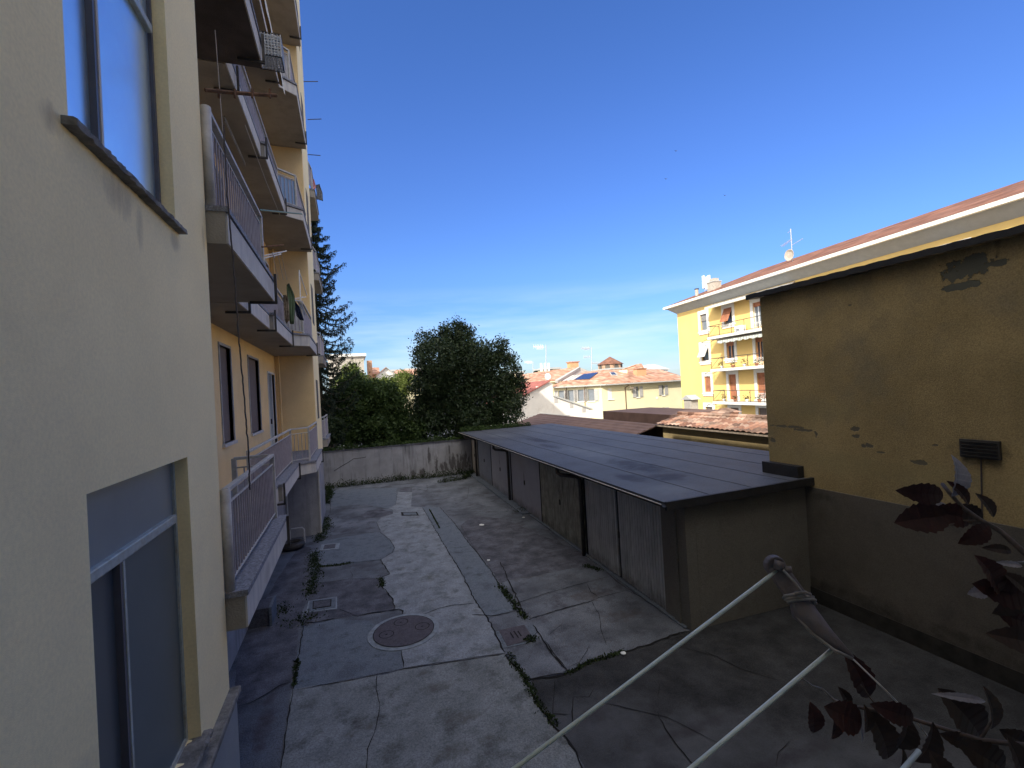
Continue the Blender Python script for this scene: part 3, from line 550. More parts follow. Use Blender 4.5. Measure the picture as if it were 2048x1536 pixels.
b = MB(); b.box(-12.2, -12, -9, Y0, 0, HN); b.box(-12.2, -12, Y0, Y3, 0, TOP); b.box(-12, RX - .31, Y0 - .17, Y0 - .01, HN - .3, TOP); b.box(-12, RX - .4, Y3 - .2, Y3, 0, TOP); b.box(-12.2, -1.0, -9.2, -9, 0, HN); b.build('wall', 'stucco', apt)
b = MB(); b.box(WX - .2, WX + .05, -1.0, Y0 + .01, 0, 1.93); b.build('plinth', 'plinth', apt)
b = MB(); b.box(WX - .1, WX + .085, -1.0, Y0 + .03, 1.93, 1.985)
b.build('plinth_coping', 'sill', apt, bevel=.01)
marks(M['stucco'], 'YZ', [(3.05 - 8, 5.66, .22, .13), (3.3 - 8, 5.58, .06, .16), (3.9 - 8, 5.68, .12, .08), (2.45 - 8, 5.74, .10, .08), (4.62 - 8, 5.95, .05, .14)], (0.36, 0.29, 0.21), 1.6, 7, .7, stretch=(1, 2.5, .6), strength=.7)
marks(M['stucco'], 'YZ', [(2.3 - 8, 3.0, .35, .10), (2.1 - 8, 2.7, .3, .1), (2.45 - 8, 2.5, .15, .25)], (0.50, 0.45, 0.32), 1.8, 3, .9, strength=.6)
marks(M['fascia'], 'YZ', [(z_y, z_z, .25, .12) for z_y, z_z in ((-2.2, 2.6), (-1.0, 6.1), (2, 6.1), (4.2, 9.5), (0, 2.6))], (0.30, 0.27, 0.25), 1.2, 3, 1.0, stretch=(1, 1, .4), strength=.6)
# near windows
def sill(y0, y1, z, m='sill'):
    b = MB(); n = 46; rows = []
    for i in range(n + 1):
        y = y0 - .06 + (y1 - y0 + .12) * i / n; j = lambda a: random.gauss(0, a)
        rows.append([(WX - .14, y, z - .036), (WX + .055 + j(.003), y, z - .034 + j(.002)), (WX + .058 + j(.003), y, z - .006 + j(.002)), (WX + .045 + j(.004), y, z + .001 + abs(j(.003))), (WX - .14, y, z)])
    for a, c_ in zip(rows, rows[1:]):
        for k in range(5): b.quad(a[k], a[(k + 1) % 5], c_[(k + 1) % 5], c_[k])
    b.quad(*rows[0]); b.quad(*rows[-1]); return b
for k, (a, b2, z0, z1) in enumerate(holes):
    f = MB(); xg = WX - .10
    for (p, q, r_, s_) in ((a, a + .03, z0, z1), (b2 - .03, b2, z0, z1), (a + .03, b2 - .03, z0, z0 + .03), (a + .03, b2 - .03, z1 - .02, z1)): f.box(xg - .03, xg + .02, p, q, r_, s_)
    zt = z0 + 1.56 if k == 0 else z0 + 1.36
    fr = f.build('window', 'frame_m' if k == 0 else 'frame_d', apt)
    t = MB(); t.box(xg - .03, xg + .035, a + .05, b2 - .05, zt, zt + .06); t.build('transom', 'frame_m', fr, bevel=.008)
    t = MB(); t.box(xg - .03, xg + .03, 3.03, 3.055, z0 + .05, zt); t.build('mullion', 'frame_d', fr); t = MB(); t.box(xg - .03, xg + .034, 3.057, 3.08, z0 + .05, zt); t.build('mullion', 'frame_m' if k == 0 else 'fascia', fr)
    MB().box(xg - .016, xg - .004, a + .03, b2 - .03, z0 + .03, z1 - .03).build('pane', 'glass_f' if k == 0 else 'glass_u', fr)
    if k == 0: MB().box(xg - .002, xg + .006, a + .03, b2 - .03, zt + .06, z1 - .02).build('transom_pane', 'glass_t', fr); MB().box(xg - .002, xg + .006, 3.08, b2 - .03, z0 + .03, zt).build('pane', 'glass_r', fr)
    sill(a, b2, z0 - .001).build('sill', 'sill', fr)
MB().box(-3.0, -1.9, 2.0, 4.5, 0.5, 15.0).build('stairwell_lining', 'glass', apt)
# recessed loggia wall
rh = []
for z in FL[:-1]:
    rh += [(9.83, 10.66, z + .93, z + 2.78), (12.38, 13.68, z + .93, z + 2.76), (15.1, 16.3, z + .02, z + 2.5), (6.0, 7.2, z + .02, z + 2.5)]
b = MB(); b.wall('X', RX, .3, Y0, Y1 + .2, A0 - TH, TOP, rh); b.build('wall', 'stucco_y', apt)
b = MB(); b.wall('Y', Y1, -.25, RX, WX + .02, A0 - .3, TOP); b.build('wall', 'stucco_y', apt)
b = MB(); b.box(RX, WX + .0, Y1 + .26, Y2, A0 - .35, TOP); b.build('wall', 'stucco', apt)
b = MB(); b.box(-2.3, WX - .01, Y1 - .0, Y2 - .02, 0, A0 - .36); b.build('base_wall', 'stucco_low', apt)
b = MB(); b.box(WX - .012, WX + .03, Y1 - .03, Y1 + .10, 0, A0 - .32); b.build('corner_strip', 'fascia', apt)
b = MB(); b.box(RX - .2, BX, Y0, Y1, 0, A0 - TH - .02); b.build('base_wall', 'stucco_low', apt)
b = MB(); b.box(-3.0, RX, Y2, Y3, 0, TOP); b.build('wall', 'stucco', apt)
b = MB(); b.box(-12.2, RX, Y0, Y3, TOP - .2, TOP); b.box(RX + .001, WX, Y0 + .001, Y2, TOP - .2, TOP); b.build('roof', 'soffit', apt)
# windows of the recess
for z in FL[:-1]:
    for j, (a, b2, z0, z1) in enumerate(((9.83, 10.66, z + .93, z + 2.78), (12.38, 13.68, z + .93, z + 2.76))):
        f = MB()
        for (p, q, r_, s_) in ((a - .05, a, z0 - .05, z1 + .05), (b2, b2 + .05, z0 - .05, z1 + .05), (a, b2, z1, z1 + .05)): f.box(RX - .15, RX + .02, p, q, r_, s_)
        fr = f.build('window', 'panel_g', apt); MB().box(RX - .13, RX + .05, a - .08, b2 + .08, z0 - .06, z0).build('sill', 'fascia', fr)
        MB().box(RX - .10, RX - .06, a, b2, z0, z1).build('roller_shutter', 'shutter_d', fr)
    for a, b2 in ((15.1, 16.3), (6.0, 7.2)):
        f = MB()
        for (p, q, r_, s_) in ((a - .06, a, z, z + 2.55), (b2, b2 + .06, z, z + 2.55), (a, b2, z + 2.5, z + 2.56), ((a + b2) / 2 - .04, (a + b2) / 2 + .04, z, z + 2.5), (a, b2, z, z + .12)): f.box(RX - .12, RX + .02, p, q, r_, s_)
        fr = f.build('balcony_door', 'frame_w', apt)
        MB().box(RX - .1, RX - .06, a, b2, z, z + 2.5).build('pane', 'glass_l' if z != FL[1] else 'shutter_g', fr); MB().box(RX - .03, RX + .05, a + .1, a + .13, z + 1.0, z + 1.15).build('handle', 'metal_dark', fr)
# far block narrow windows
for z in FL[:-1]:
    MB().box(WX - .01, WX + .012, 17.9, 18.7, z + .95, z + 2.35).build('window', 'reveal', apt)

def railing(path, zf_, parent, post=.045, bars='rail_dark', h=.90, fat=False, panel=None, gap=.10):
    """path: plan points; posts at every point"""
    r_ = MB(); p_ = MB(); bmsh = MB()
    for i, (x, y) in enumerate(path):
        MB().box(x - post / 2, x + post / 2, y - post / 2, y + post / 2, zf_ - .02, zf_ + h).build('railing_post', 'rail', parent, bevel=.005)
    for (x0, y0), (x1, y1) in zip(path, path[1:]):
        r_.bar((x0, y0, zf_ + h), (x1, y1, zf_ + h), .055, .04); r_.bar((x0, y0, zf_ + h - .13), (x1, y1, zf_ + h - .13), .025, .02); r_.bar((x0, y0, zf_ + .07), (x1, y1, zf_ + .07), .025, .02)
        L_ = math.hypot(x1 - x0, y1 - y0); n = int(L_ / gap)
        for k in range(1, n):
            t = k / n; bmsh.tube((x0 + (x1 - x0) * t, y0 + (y1 - y0) * t, zf_ + .07), (x0 + (x1 - x0) * t, y0 + (y1 - y0) * t, zf_ + h - .13), .009, 5)
        if panel:
            q = MB(); d = Vector((x1 - x0, y1 - y0, 0)).normalized(); nrm = Vector((d.y, -d.x, 0)) * .025
            q.bar((x0 - nrm.x, y0 - nrm.y, zf_ + .42), (x1 - nrm.x, y1 - nrm.y, zf_ + .42), .008, .66); q.build('panel', panel, parent)
    r_.build('handrail', 'rail', parent, bevel=.006); bmsh.build('balusters', bars, parent)
def balcony(poly, zt, th=TH, name='balcony', m='soffit'):
    s = MB(); s.prism(poly, zt - th, zt - .05); o = s.build(name, m, apt)
    return o
def coping(poly, zt, parent):
    MB().prism(poly, zt - .05, zt).build('coping', 'granite', parent)
def fasc(x0, y0, x1, y1, zt, th, parent):
    # thin rendered fascia board standing proud of the slab
    MB().bar((x0, y0, zt - .06 - (th - .06) / 2), (x1, y1, zt - .06 - (th - .06) / 2), .02, th - .07).build('fascia', 'fascia', parent)
panels = {0: None, 1: 'panel_g', 2: 'glass_b', 3: 'panel_g', 4: None, 5: None}
for k, z in enumerate(FL[:-1]):
    # near balcony
    n1 = [(RX, Y0 + .02), (-.98, Y0 + .02), (-.98, 7.5), (RX, 7.5)]
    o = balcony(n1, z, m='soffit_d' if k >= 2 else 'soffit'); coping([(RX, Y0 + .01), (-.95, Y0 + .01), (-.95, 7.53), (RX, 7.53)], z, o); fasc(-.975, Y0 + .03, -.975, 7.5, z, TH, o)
    railing([(-1.10, Y0 + .06), (-1.10, 7.42), (-1.58, 7.42)], z, o, post=.06)
    MB().tube((-1.10, Y0 + .06, z - .02), (-1.10, Y0 + .06, z + .91), .042, 14).build('corner_post', 'rail', o, smooth=True)
    # long balcony stepping out at the far corner
    y0 = 7.52
    n2 = [(RX, y0), (-1.46, y0), (-1.46, 10.3), (-1.38, 10.32), (-1.38, 13.45), (-.98, 13.75), (-.98, Y1 - .02), (RX, Y1 - .02)]
    o2 = balcony(n2, z - .002); coping([(RX, y0 + .02), (-1.44, y0 + .02), (-1.44, 10.27), (-1.35, 10.29), (-1.35, 13.40), (-.95, 13.70), (-.95, Y1 - .03), (RX, Y1 - .03)], z, o2)
    fasc(-1.455, y0, -1.455, 10.27, z, TH, o2); fasc(-1.375, 10.34, -1.375, 13.45, z, TH, o2); fasc(-1.375, 13.45, -.975, 13.74, z, TH, o2); fasc(-.975, 13.76, -.975, Y1 - .03, z, TH, o2)
    railing([(-1.56, 8.25), (-1.53, 13.4), (-1.12, 13.75), (-1.10, Y1 - .08)], z, o2, panel=panels[k] if k else None)
    # iron line brackets under the slab edge
    for (bx, by) in ((-.98, 7.3), (-1.38, 10.2), (-1.38, 13.2), (-.98, 16.2), (-1.46, 8.1)):
        q = MB(); q.bar((bx - .28, by, z - TH - .04), (bx + .07, by, z - TH - .04), .035, .035); q.bar((bx + .055, by, z - TH - .04), (bx + .055, by, z + .03), .035, .035); q.build('line_bracket', 'metal_dark', o if bx == -.98 and by < 8 else o2)
    # far loggia beyond the second block
    if k == 4: continue
    n3 = [(-3, Y2 + .02), (-.97, Y2 + .6), (-.97, 23.3), (-3, 23.5)]
    o3 = balcony(n3, z); coping([(-3, Y2 + .01), (-.94, Y2 + .58), (-.94, 23.33), (-3, 23.53)], z, o3)
    railing([(-1.14, Y2 + .1), (-1.06, Y2 + .7), (-1.06, 23.2)], z, o3, panel='panel_g')
# rainwater pipe in the corner of the loggia, drip pipes
MB().tube((-2.1, Y1 - .1, 0), (-2.1, Y1 - .1, A0 - TH), .035, 8).build('downpipe', 'rail', apt)
MB().tube((-2.12, Y1 - .12, A0), (-2.12, Y1 - .12, TOP), .025, 8).build('downpipe', 'stucco_y', apt)
b = MB(); b.path([(-1.45, 13.5, A0 - .38), (-1.4, 15.3, A0 - .5), (-1.05, 16.4, A0 - .48), (-1.0, 16.6, A0 - .25)], .03); b.build('drip_pipe', 'rust', apt)
# rear wing that closes the yard behind the camera
rw = MB(); rh2 = [(x, x + 1.0, z + .05, z + 2.4) for z in (3.3, 6.6, 9.9) for x in (.3, 3.2, 6.0)]
rw.wall('Y', -1.0, .3, WX, 9.2, 0, HN, rh2); rw.box(WX + .01, 9.2, -9, -1.31, HN - .2, HN - .01); rw.box(9.0, 9.19, -9, -1.31, 0, HN - .21); rw.build('wall', 'stucco', apt)
for (x0, x1, z0, z1) in rh2:
    f = MB(); f.box(x0, x0 + .07, -1.2, -1.12, z0, z1); f.box(x1 - .07, x1, -1.2, -1.12, z0, z1); f.box(x0, x1, -1.2, -1.12, z1 - .07, z1); fr = f.build('balcony_door', 'frame_w', apt); MB().box(x0, x1, -1.19, -1.17, z0, z1).build('pane', 'glass', fr)
rb = MB(); rb.box(-.6, 4.2, -1.0, .12, 3.12, 3.34); rbo = rb.build('balcony', 'soffit', apt)
# u-shaped pipe and step at the foot
b = MB(); b.path([(-1.98, 15.9, 0), (-1.98, 15.9, .42), (-1.93, 15.9, .48), (-1.62, 15.9, .48), (-1.57, 15.9, .42), (-1.57, 15.9, 0)], .028); tag(b.build('pipe_hoop', 'rail'), 'pale bent pipe hoop standing by the grey base wall under the balcony', 'pipe hoop')
b = MB(); b.lathe((-1.85, 15.45, .02), [(.26, 0), (.33, .05), (.34, .12), (.30, .19), (.20, .2), (.19, .1), (.2, .02)], 20); tag(b.build('old_tyre', 'metal_dark', smooth=True), 'dark round tyre lying in front of the pipe hoop', 'tyre')
st = thing('stone_step', 'dark block step with thin edge slab against the stained base wall', 'step', (-1.95, 10.7, 0))
MB().box(BX + .01, -1.75, 10.45, 10.95, 0, .36).build('block', 'conc_d', st, bevel=.01); MB().box(-1.745, -1.69, 10.40, 10.98, 0, .38).build('edge_slab', 'conc_m', st, bevel=.008)
# black cable dangling down the front of the balconies
cp = [on(447, 250, X=-.93), on(455, 400, X=-.93), on(466, 520, X=-.93), on(476, 660, X=-.93), on(487, 780, X=-.93), on(497, 900, X=-.93), on(500, 985, X=-.97)]
P = []
for a, b2 in zip(cp, cp[1:]):
    for j in range(14): q = a.lerp(b2, j / 14); P.append(q + Vector((random.gauss(0, .002), random.gauss(0, .002), 0)))
b = MB(); b.path(P, .007, 5); tag(b.build('hanging_cable', 'cord'), 'black twisted cable dangling down the balcony fronts', 'cable')
for i, (pa, pb, lb) in enumerate((((430, 60), (458, 420), 'thin cord hanging under the upper near balcony'), ((490, 250), (560, 430), 'thin slack cord running along the upper balcony soffit'))):
    p, q = on(*pa, X=-1.3), on(*pb, X=-1.3); b = MB(); b.path([p, p.lerp(q, .5) + Vector((0, 0, -.05)), q], .005, 5); tag(b.build('cord', 'cord_w'), lb, 'cord')

q0, q1 = on(447, 178, X=-1.75), on(486, 330, X=-1.75)
bb_ = MB(); yb0 = q0.y; yb1 = on(487, 250, X=-1.75).y
for kk in range(26): bb_.box(-1.765, -1.75, yb0, yb1, q1.z + .1 + kk * (FL[2] - TH - .05 - q1.z - .1) / 26, q1.z + .1 + (kk + .8) * (FL[2] - TH - .05 - q1.z - .1) / 26)
bb_.build('balcony_blind', 'shutter_g', apt)
# poles and racks sticking out of the balconies
def rod(pa, pb, ya, yb, r_, m, name, lb, cat='pole', group=None):
    b = MB(); p, q = on(*pa, Y=ya), on(*pb, Y=yb); b.tube(p, q, r_, 6); o = b.build(name, m); return tag(o, lb, cat, group)
rr = thing('drying_bracket', 'rusty iron drying arm reaching out from the near upper balcony', 'drying arm', tuple(on(413, 183, Y=4.9)))
b = MB(); b.path([on(410, 180, Y=4.9), on(450, 184, Y=5.0), on(500, 188, Y=5.1), on(553, 191, Y=5.2)], .018, 6); b.build('arm', 'rust', rr)
b = MB()
for x in (438, 470, 505, 540): b.tube(on(x, 178, Y=5.0), on(x, 196, Y=5.0), .012, 5)
b.build('hooks', 'rust', rr)
rod((520, 420), (604, 428), 7.3, 7.9, .012, 'glass_g', 'drying_pole', 'green pole reaching out from the near second floor railing')
rod((524, 494), (566, 490), 7.3, 7.6, .012, 'rust', 'drying_pole', 'short red-brown pole beside the near second floor balcony')
rd = thing('drying_rack', 'pale folding rack held out beyond the near second floor balcony', 'drying rack', tuple(on(525, 515, Y=7.5)))
b = MB(); b.tube(on(525, 512, Y=7.5), on(573, 502, Y=7.9), .010, 6); b.tube(on(525, 517, Y=7.6), on(562, 508, Y=8.0), .010, 6); b.tube(on(545, 505, Y=7.6), on(549, 515, Y=7.9), .007, 6); b.build('frame', 'white_p', rd)
b = MB()
for xx in (545, 555, 562): b.tube(on(xx, 506, Y=7.7), on(xx + 12, 560, Y=7.9), .003, 4)
b.build('lines', 'cord_w', rd)
for i, (pa, pb) in enumerate((((607, 163), (636, 163)), ((615, 239), (643, 238)), ((616, 309), (641, 311)))):
    rod(pa, pb, 21.2, 21.2, .016, 'metal_dark', 'drying_pole', ['topmost thin rod poking out against the sky', 'middle thin rod poking out against the sky', 'lowest thin rod poking out above hanging washing'][i], group='thin rods on the far balconies')
dr = thing('clothes_airer', 'white upright folding frame standing on the far part of the long balcony', 'drying rack', tuple(on(602, 640, Y=14.6)))
b = MB(); b.tube(on(598, 540, Y=14.4), on(603, 640, Y=14.4), .018, 6); b.tube(on(599, 545, Y=14.4), on(614, 590, Y=15.2), .014, 6); b.tube(on(590, 597, Y=14.4), on(612, 594, Y=15), .012, 6); b.tube(on(594, 605, Y=14.4), on(606, 592, Y=14.4), .010, 6); b.build('frame', 'white_p', dr)

def cloth(name, outline, Yp, m, lb, group=None, amp=.03, th=.012):
    """hanging cloth: folded sheet filling a measured outline at its own distance"""
    P = [on(px, py, Y=Yp) for px, py in outline]; xs = [p.x for p in P]; zs = [p.z for p in P]
    n = len(P); half = n // 2; Lf = P[:half]; Rt = P[half:][::-1]
    rows = 14; cols = 10; b = MB(); V = []
    def samp(line, t): t *= (len(line) - 1); i = min(int(t), len(line) - 2); return line[i].lerp(line[i + 1], t - i)
    for side in (0, 1):
        for r_ in range(rows + 1):
            a, c = samp(Lf, r_ / rows), samp(Rt, r_ / rows)
            for k in range(cols + 1):
                q = a.lerp(c, k / cols); q.y += amp * math.sin(k * 1.9 + r_ * .25) + amp * .5 * math.sin(k * 4.1) + (th if side else 0); V.append(tuple(q))
    b.v = V; N = (rows + 1) * (cols + 1)
    for s_ in (0, 1):
        for r_ in range(rows):
            for k in range(cols): i = s_ * N + r_ * (cols + 1) + k; b.f.append((i, i + 1, i + cols + 2, i + cols + 1))
    for k in range(cols): b.f.append((k, k + 1, N + k + 1, N + k)); i = rows * (cols + 1) + k; b.f.append((i, i + 1, N + i + 1, N + i))
    for r_ in range(rows): i = r_ * (cols + 1); b.f.append((i, i + cols + 1, N + i + cols + 1, N + i)); i += cols; b.f.append((i, i + cols + 1, N + i + cols + 1, N + i))
    o = b.build(name, m, smooth=True); return tag(o, lb, 'laundry', group)
cloth('laundry', [(573, 570), (574, 600), (576, 625), (580, 648), (588, 648), (590, 615), (589, 590), (578, 566)], 12.6, 'green_c', 'long green garment hanging from the long balcony', 'washing on the long balcony')
cloth('laundry', [(566, 590), (567, 620), (569, 638), (572, 648), (580, 640), (578, 615), (576, 595), (572, 590)], 12.3, 'wood', 'brown crumpled garment left of the green one', 'washing on the long balcony', .05)
cloth('laundry', [(588, 602), (590, 620), (593, 632), (600, 640), (608, 641), (603, 625), (598, 612), (590, 602)], 12.9, 'navy_c', 'dark navy cloth right of the green garment', 'washing on the long balcony')
cloth('laundry', [(594, 604), (600, 612), (606, 622), (609, 632), (611, 628), (608, 616), (604, 609), (597, 603)], 13.1, 'white_c', 'pale blue cloth behind the navy one', 'washing on the long balcony')
cloth('laundry', [(622, 362), (621, 375), (624, 390), (628, 388), (632, 372), (628, 358)], 21.6, 'pink_c', 'pink washing on the far balcony against the sky', 'washing on the far balcony')
cloth('laundry', [(631, 370), (633, 385), (632, 398), (646, 402), (645, 385), (639, 368)], 21.6, 'grey_c', 'dark grey washing on the far balcony against the sky', 'washing on the far balcony')
# rolled awnings of the upper floors
def awn(x0, z0, y0, y1, label, m='awning'):
    t = thing('rolled_awning', label, 'awning', (x0, y0, z0)); n = 40
    b = MB()
    for i in range(n):
        for (ya, yb) in ((y0 + (y1 - y0) * i / n, y0 + (y1 - y0) * (i + 1) / n),):
            h = .30 + .05 * math.sin(i * .9) + random.uniform(0, .03); h2 = .30 + .05 * math.sin((i + 1) * .9)
            b.quad((x0 + .05, ya, z0), (x0 + .05, yb, z0), (x0 + .07, yb, z0 - h2), (x0 + .07, ya, z0 - h)); b.quad((x0 + .055, ya, z0), (x0 + .055, yb, z0), (x0 + .075, yb, z0 - h2), (x0 + .075, ya, z0 - h))
    b.build('valance', m, t); MB().tube((x0, y0, z0 + .03), (x0, y1, z0 + .03), .05, 10).build('roll', 'awning_o', t); return t
awn(-1.28, FL[3] - TH - .1, 8.4, 13.2, 'cream awning rolled under the third upper balcony above the blue panels')
awn(-1.28, FL[4] - TH - .1, 8.6, 13.2, 'cream awning rolled under the highest visible long balcony')
# grey plastic crate hung at the slab corner of the upper near balcony
cc = on(540, 104, Y=7.7); ct = thing('plastic_crate', 'grey lattice crate fixed at the corner of the upper near balcony', 'crate', tuple(cc))
b = MB(); s_ = .17
for a in range(9):
    for c_ in (-1, 1):
        t = -s_ + 2 * s_ * a / 8
        b.bar((cc.x + t, cc.y + c_ * s_, cc.z - s_), (cc.x + t, cc.y + c_ * s_, cc.z + s_), .014, .01); b.bar((cc.x - s_, cc.y + c_ * s_, cc.z + t), (cc.x + s_, cc.y + c_ * s_, cc.z + t), .01, .014)
        b.bar((cc.x + c_ * s_, cc.y + t, cc.z - s_), (cc.x + c_ * s_, cc.y + t, cc.z + s_), .01, .014); b.bar((cc.x + c_ * s_, cc.y - s_, cc.z + t), (cc.x + c_ * s_, cc.y + s_, cc.z + t), .014, .01)
        b.bar((cc.x + t, cc.y - s_, cc.z + c_ * s_), (cc.x + t, cc.y + s_, cc.z + c_ * s_), .014, .01); b.bar((cc.x - s_, cc.y + t, cc.z + c_ * s_), (cc.x + s_, cc.y + t, cc.z + c_ * s_), .01, .014)
b.build('lattice', 'crate', ct)
b = MB(); b.bar((cc.x - .19, cc.y - .2, cc.z + .05), (cc.x - .19, cc.y - .2, cc.z - .22), .04, .04); b.bar((cc.x - .45, cc.y - .2, cc.z - .22), (cc.x - .17, cc.y - .2, cc.z - .22), .04, .04); b.build('bracket', 'metal_dark', ct)

# ================================================================== FAR YARD WALL
fy = MB(); wl, wr = on(650, 976, Z=0), on(948, 944, Z=0); wl, wr = Vector((-1.6, 25.05, 0)), Vector((6.6, 24.45, 0))
fy.hexa([wl, wr, wr + Vector((.02, .22, 0)), wl + Vector((.02, .22, 0)), wl + Vector((0, 0, 1.76)), wr + Vector((0, 0, 1.80)), wr + Vector((.02, .22, 1.80)), wl + Vector((.02, .22, 1.76))])
fw = fy.build('yard_wall', 'yardwall'); tag(fw, 'grey rendered wall closing the far end of the courtyard with dark damp stains', 'wall')
cp_ = MB(); cp_.hexa([wl + Vector((0, -.05, 1.763)), wr + Vector((0, -.05, 1.803)), wr + Vector((0, .28, 1.803)), wl + Vector((0, .28, 1.763)), wl + Vector((0, -.05, 1.82)), wr + Vector((0, -.05, 1.86)), wr + Vector((0, .28, 1.86)), wl + Vector((0, .28, 1.82))]); cp_.build('coping', 'conc_d', fw)
def blotch(c, u, v, ru, rv, n=28, rough=.35):
    """irregular outline in plane (u,v)"""
    ph = [random.uniform(0, 6.28) for _ in range(4)]; pts = []
    for k in range(n):
        t = 2 * math.pi * k / n; r_ = 1 + rough * (math.sin(2 * t + ph[0]) * .4 + math.sin(3 * t + ph[1]) * .4 + math.sin(5 * t + ph[2]) * .3 + math.sin(9 * t + ph[3]) * .25)
        pts.append(Vector(c) + Vector(u) * ru * r_ * math.cos(t) + Vector(v) * rv * r_ * math.sin(t))
    return pts
PTH = [0.003]
def patch(name, c, u, v, ru, rv, m, parent, nrm, rough=.35, th=.004):
    PTH[0] += .0006; th = PTH[0]
    pts = blotch(c, u, v, ru, rv, 28, rough); b = MB(); n = len(pts); c0 = Vector(c) + Vector(nrm) * th; b.v = [tuple(c0)] + [tuple(p + Vector(nrm) * th) for p in pts] + [tuple(p) for p in pts]
    for k in range(n): j = (k + 1) % n; b.f.append((0, 1 + k, 1 + j)); b.f.append((1 + k, 1 + j, 1 + n + j, 1 + n + k))
    return b.build(name, m, parent)
M['damp'] = mat('damp_render', (0.13, 0.125, 0.13), 0.95, 0.35, 6, 0.4, 40)
def wallpt(px, py): # point on the far wall face
    d = ray(px, py); n = Vector((wr.y - wl.y, -(wr.x - wl.x), 0)); t = (wl - Vector((0, 0, H))).dot(n) / d.dot(n); return Vector((0, 0, H)) + d * t
uu = (wr - wl).normalized(); nn = Vector((uu.y, -uu.x, 0))
def fm(px, py, ru, rv): q = wallpt(px, py); return (q.x, q.z, ru, rv)
marks(M['yardwall'], 'XZ', [fm(*a) for a in ((925, 925, .55, .6), (905, 925, .35, .45), (888, 935, .3, .35), (872, 930, .12, .6), (858, 912, .08, .55), (845, 945, .2, .3), (826, 948, .15, .3), (898, 900, .06, .35), (800, 955, .2, .2))], (0.105, 0.10, 0.105), .7, 4, 1.7, stretch=(2.5, 2.5, .6))
b = MB(); cpts = [wallpt(*p) + nn * .006 for p in ((668, 942), (682, 933), (696, 925), (708, 917), (722, 916), (732, 914))]; b.path(cpts, .012, 4); b.build('crack', 'crack', fw)
p = on(752, 958, Z=.12); b = MB(); b.box(p.x - .12, p.x + .12, p.y - .08, p.y + .08, .05, .22); tag(b.build('white_block', 'white_p', bevel=.02), 'small white block in the weeds at the foot of the far wall', 'block')

# ================================================================== GARAGE ROW
GA = math.atan2(.57, 17.7); GO = Vector((5.5, 6.76, 0)); GU = Vector((math.sin(GA), math.cos(GA), 0)); GV = Vector((math.cos(GA), -math.sin(GA), 0)); GL, GD = 18.0, 4.85
def G(p): return GO + GV * p.x + GU * p.y + Vector((0, 0, p.z))
gar = thing('garage_row', 'long low row of garages with flat dark felt roof on the right of the courtyard', 'garage', tuple(GO))
def zr(v, u): return 2.30 + .012 * (v + .45) - .008 * u       # roof underside height
b = MB(G); b.box(.0, .22, 0, .72, 0, 2.28); b.box(.0, .22, GL - .25, GL, 0, 2.15); b.box(.22, GD - .2, 0, .2, 0, 2.29); b.box(GD - .2, GD, 0, GL, 0, 2.2); b.box(.22, GD - .2, GL - .2, GL, 0, 2.15)
b.box(-.035, -.001, .24, .42, 0, 2.27); b.build('wall', 'garwall', gar, bevel=.01)
pan = [(-.012, .0), ]
ds = [(.72, 4.05, 'gar_ribbed', 1), (4.10, 7.38, 'gar_old', 2), (7.46, 10.70, 'gar_plain', 0), (10.76, 13.92, 'gar_plain', 3), (14.0, 16.0, 'gar_blue', 0), (16.05, 17.7, 'gar_beige', 0)]
ds = [(.72, 4.02, 'gar_ribbed', 1), (4.16, 7.30, 'gar_old', 2), (7.36, 10.52, 'gar_plain', 0), (10.66, 13.6, 'gar_plain', 3), (13.65, 16.2, 'gar_blue', 0), (16.4, 17.7, 'gar_beige', 0)]
labs = ['pale ribbed two-leaf garage door nearest the corner pillar', 'weathered ribbed garage door with peeling dark patches', 'smooth grey-lilac garage door', 'scratched grey garage door', 'dark blue-grey garage door', 'beige garage door at the far end']
for i, ((a, c_, m_, style), lb) in enumerate(zip(ds, labs)):
    b = MB(G); zt = 2.24 - .008 * c_
    if style in (1, 2):
        n = int((c_ - a) / .095)
        for k in range(n):
            y0, y1 = a + (c_ - a) * k / n, a + (c_ - a) * (k + 1) / n
            if style == 1 and abs((y0 + y1) / 2 - (a + (c_ - a) * .52)) < .04: continue
            b.box(.03, .085, y0 + .022, y1 - .012, .04, zt)
        MB(G).box(.066, .12, a + .001, c_ - .001, .03, zt - .002).build('door_backing', 'gar_back', gar)
    else:
        b.box(.03, .08, a + .02, (a + c_) / 2 - .005, .04, zt); b.box(.03, .08, (a + c_) / 2 + .005, c_ - .02, .04, zt) if style == 3 else b.box(.03, .08, (a + c_) / 2 - .005, c_ - .02, .04, zt)
    o = b.build('garage_door', m_, gar); o['label'] = lb
    hb = MB(G); ym = a + (c_ - a) * .5; hb.box(.0, .03, ym - .02, ym + .02, .95, 1.10); hb.build('handle', 'metal_dark', o)
    fb = MB(G); fb.box(.02, .2, c_, c_ + .05, 0, zt); fb.box(.125, .2, a, c_, 0, zt); fb.build('door_frame', 'crack', o)
for nm in ('gar_ribbed', 'gar_old', 'gar_plain', 'gar_beige', 'gar_blue'):
    marks(M[nm], 'YZ', [(.9 + k_ * 1.2, .05, .9, .28) for k_ in range(15)] + [(5.7, 1.35, .25, .3), (9.0, 1.2, .1, .3), (12.2, 1.5, .1, .4)], (0.09, 0.08, 0.07), 1.3, 7, 1.2, stretch=(1, 1, .5), strength=.75)
# concrete kerb under the doors
b = MB(G); b.box(-.28, .03, 8.5, 17.7, 0, .05); b.box(-.06, .03, .1, 8.4, 0, .035); b.build('threshold', 'conc_m', gar, bevel=.01)
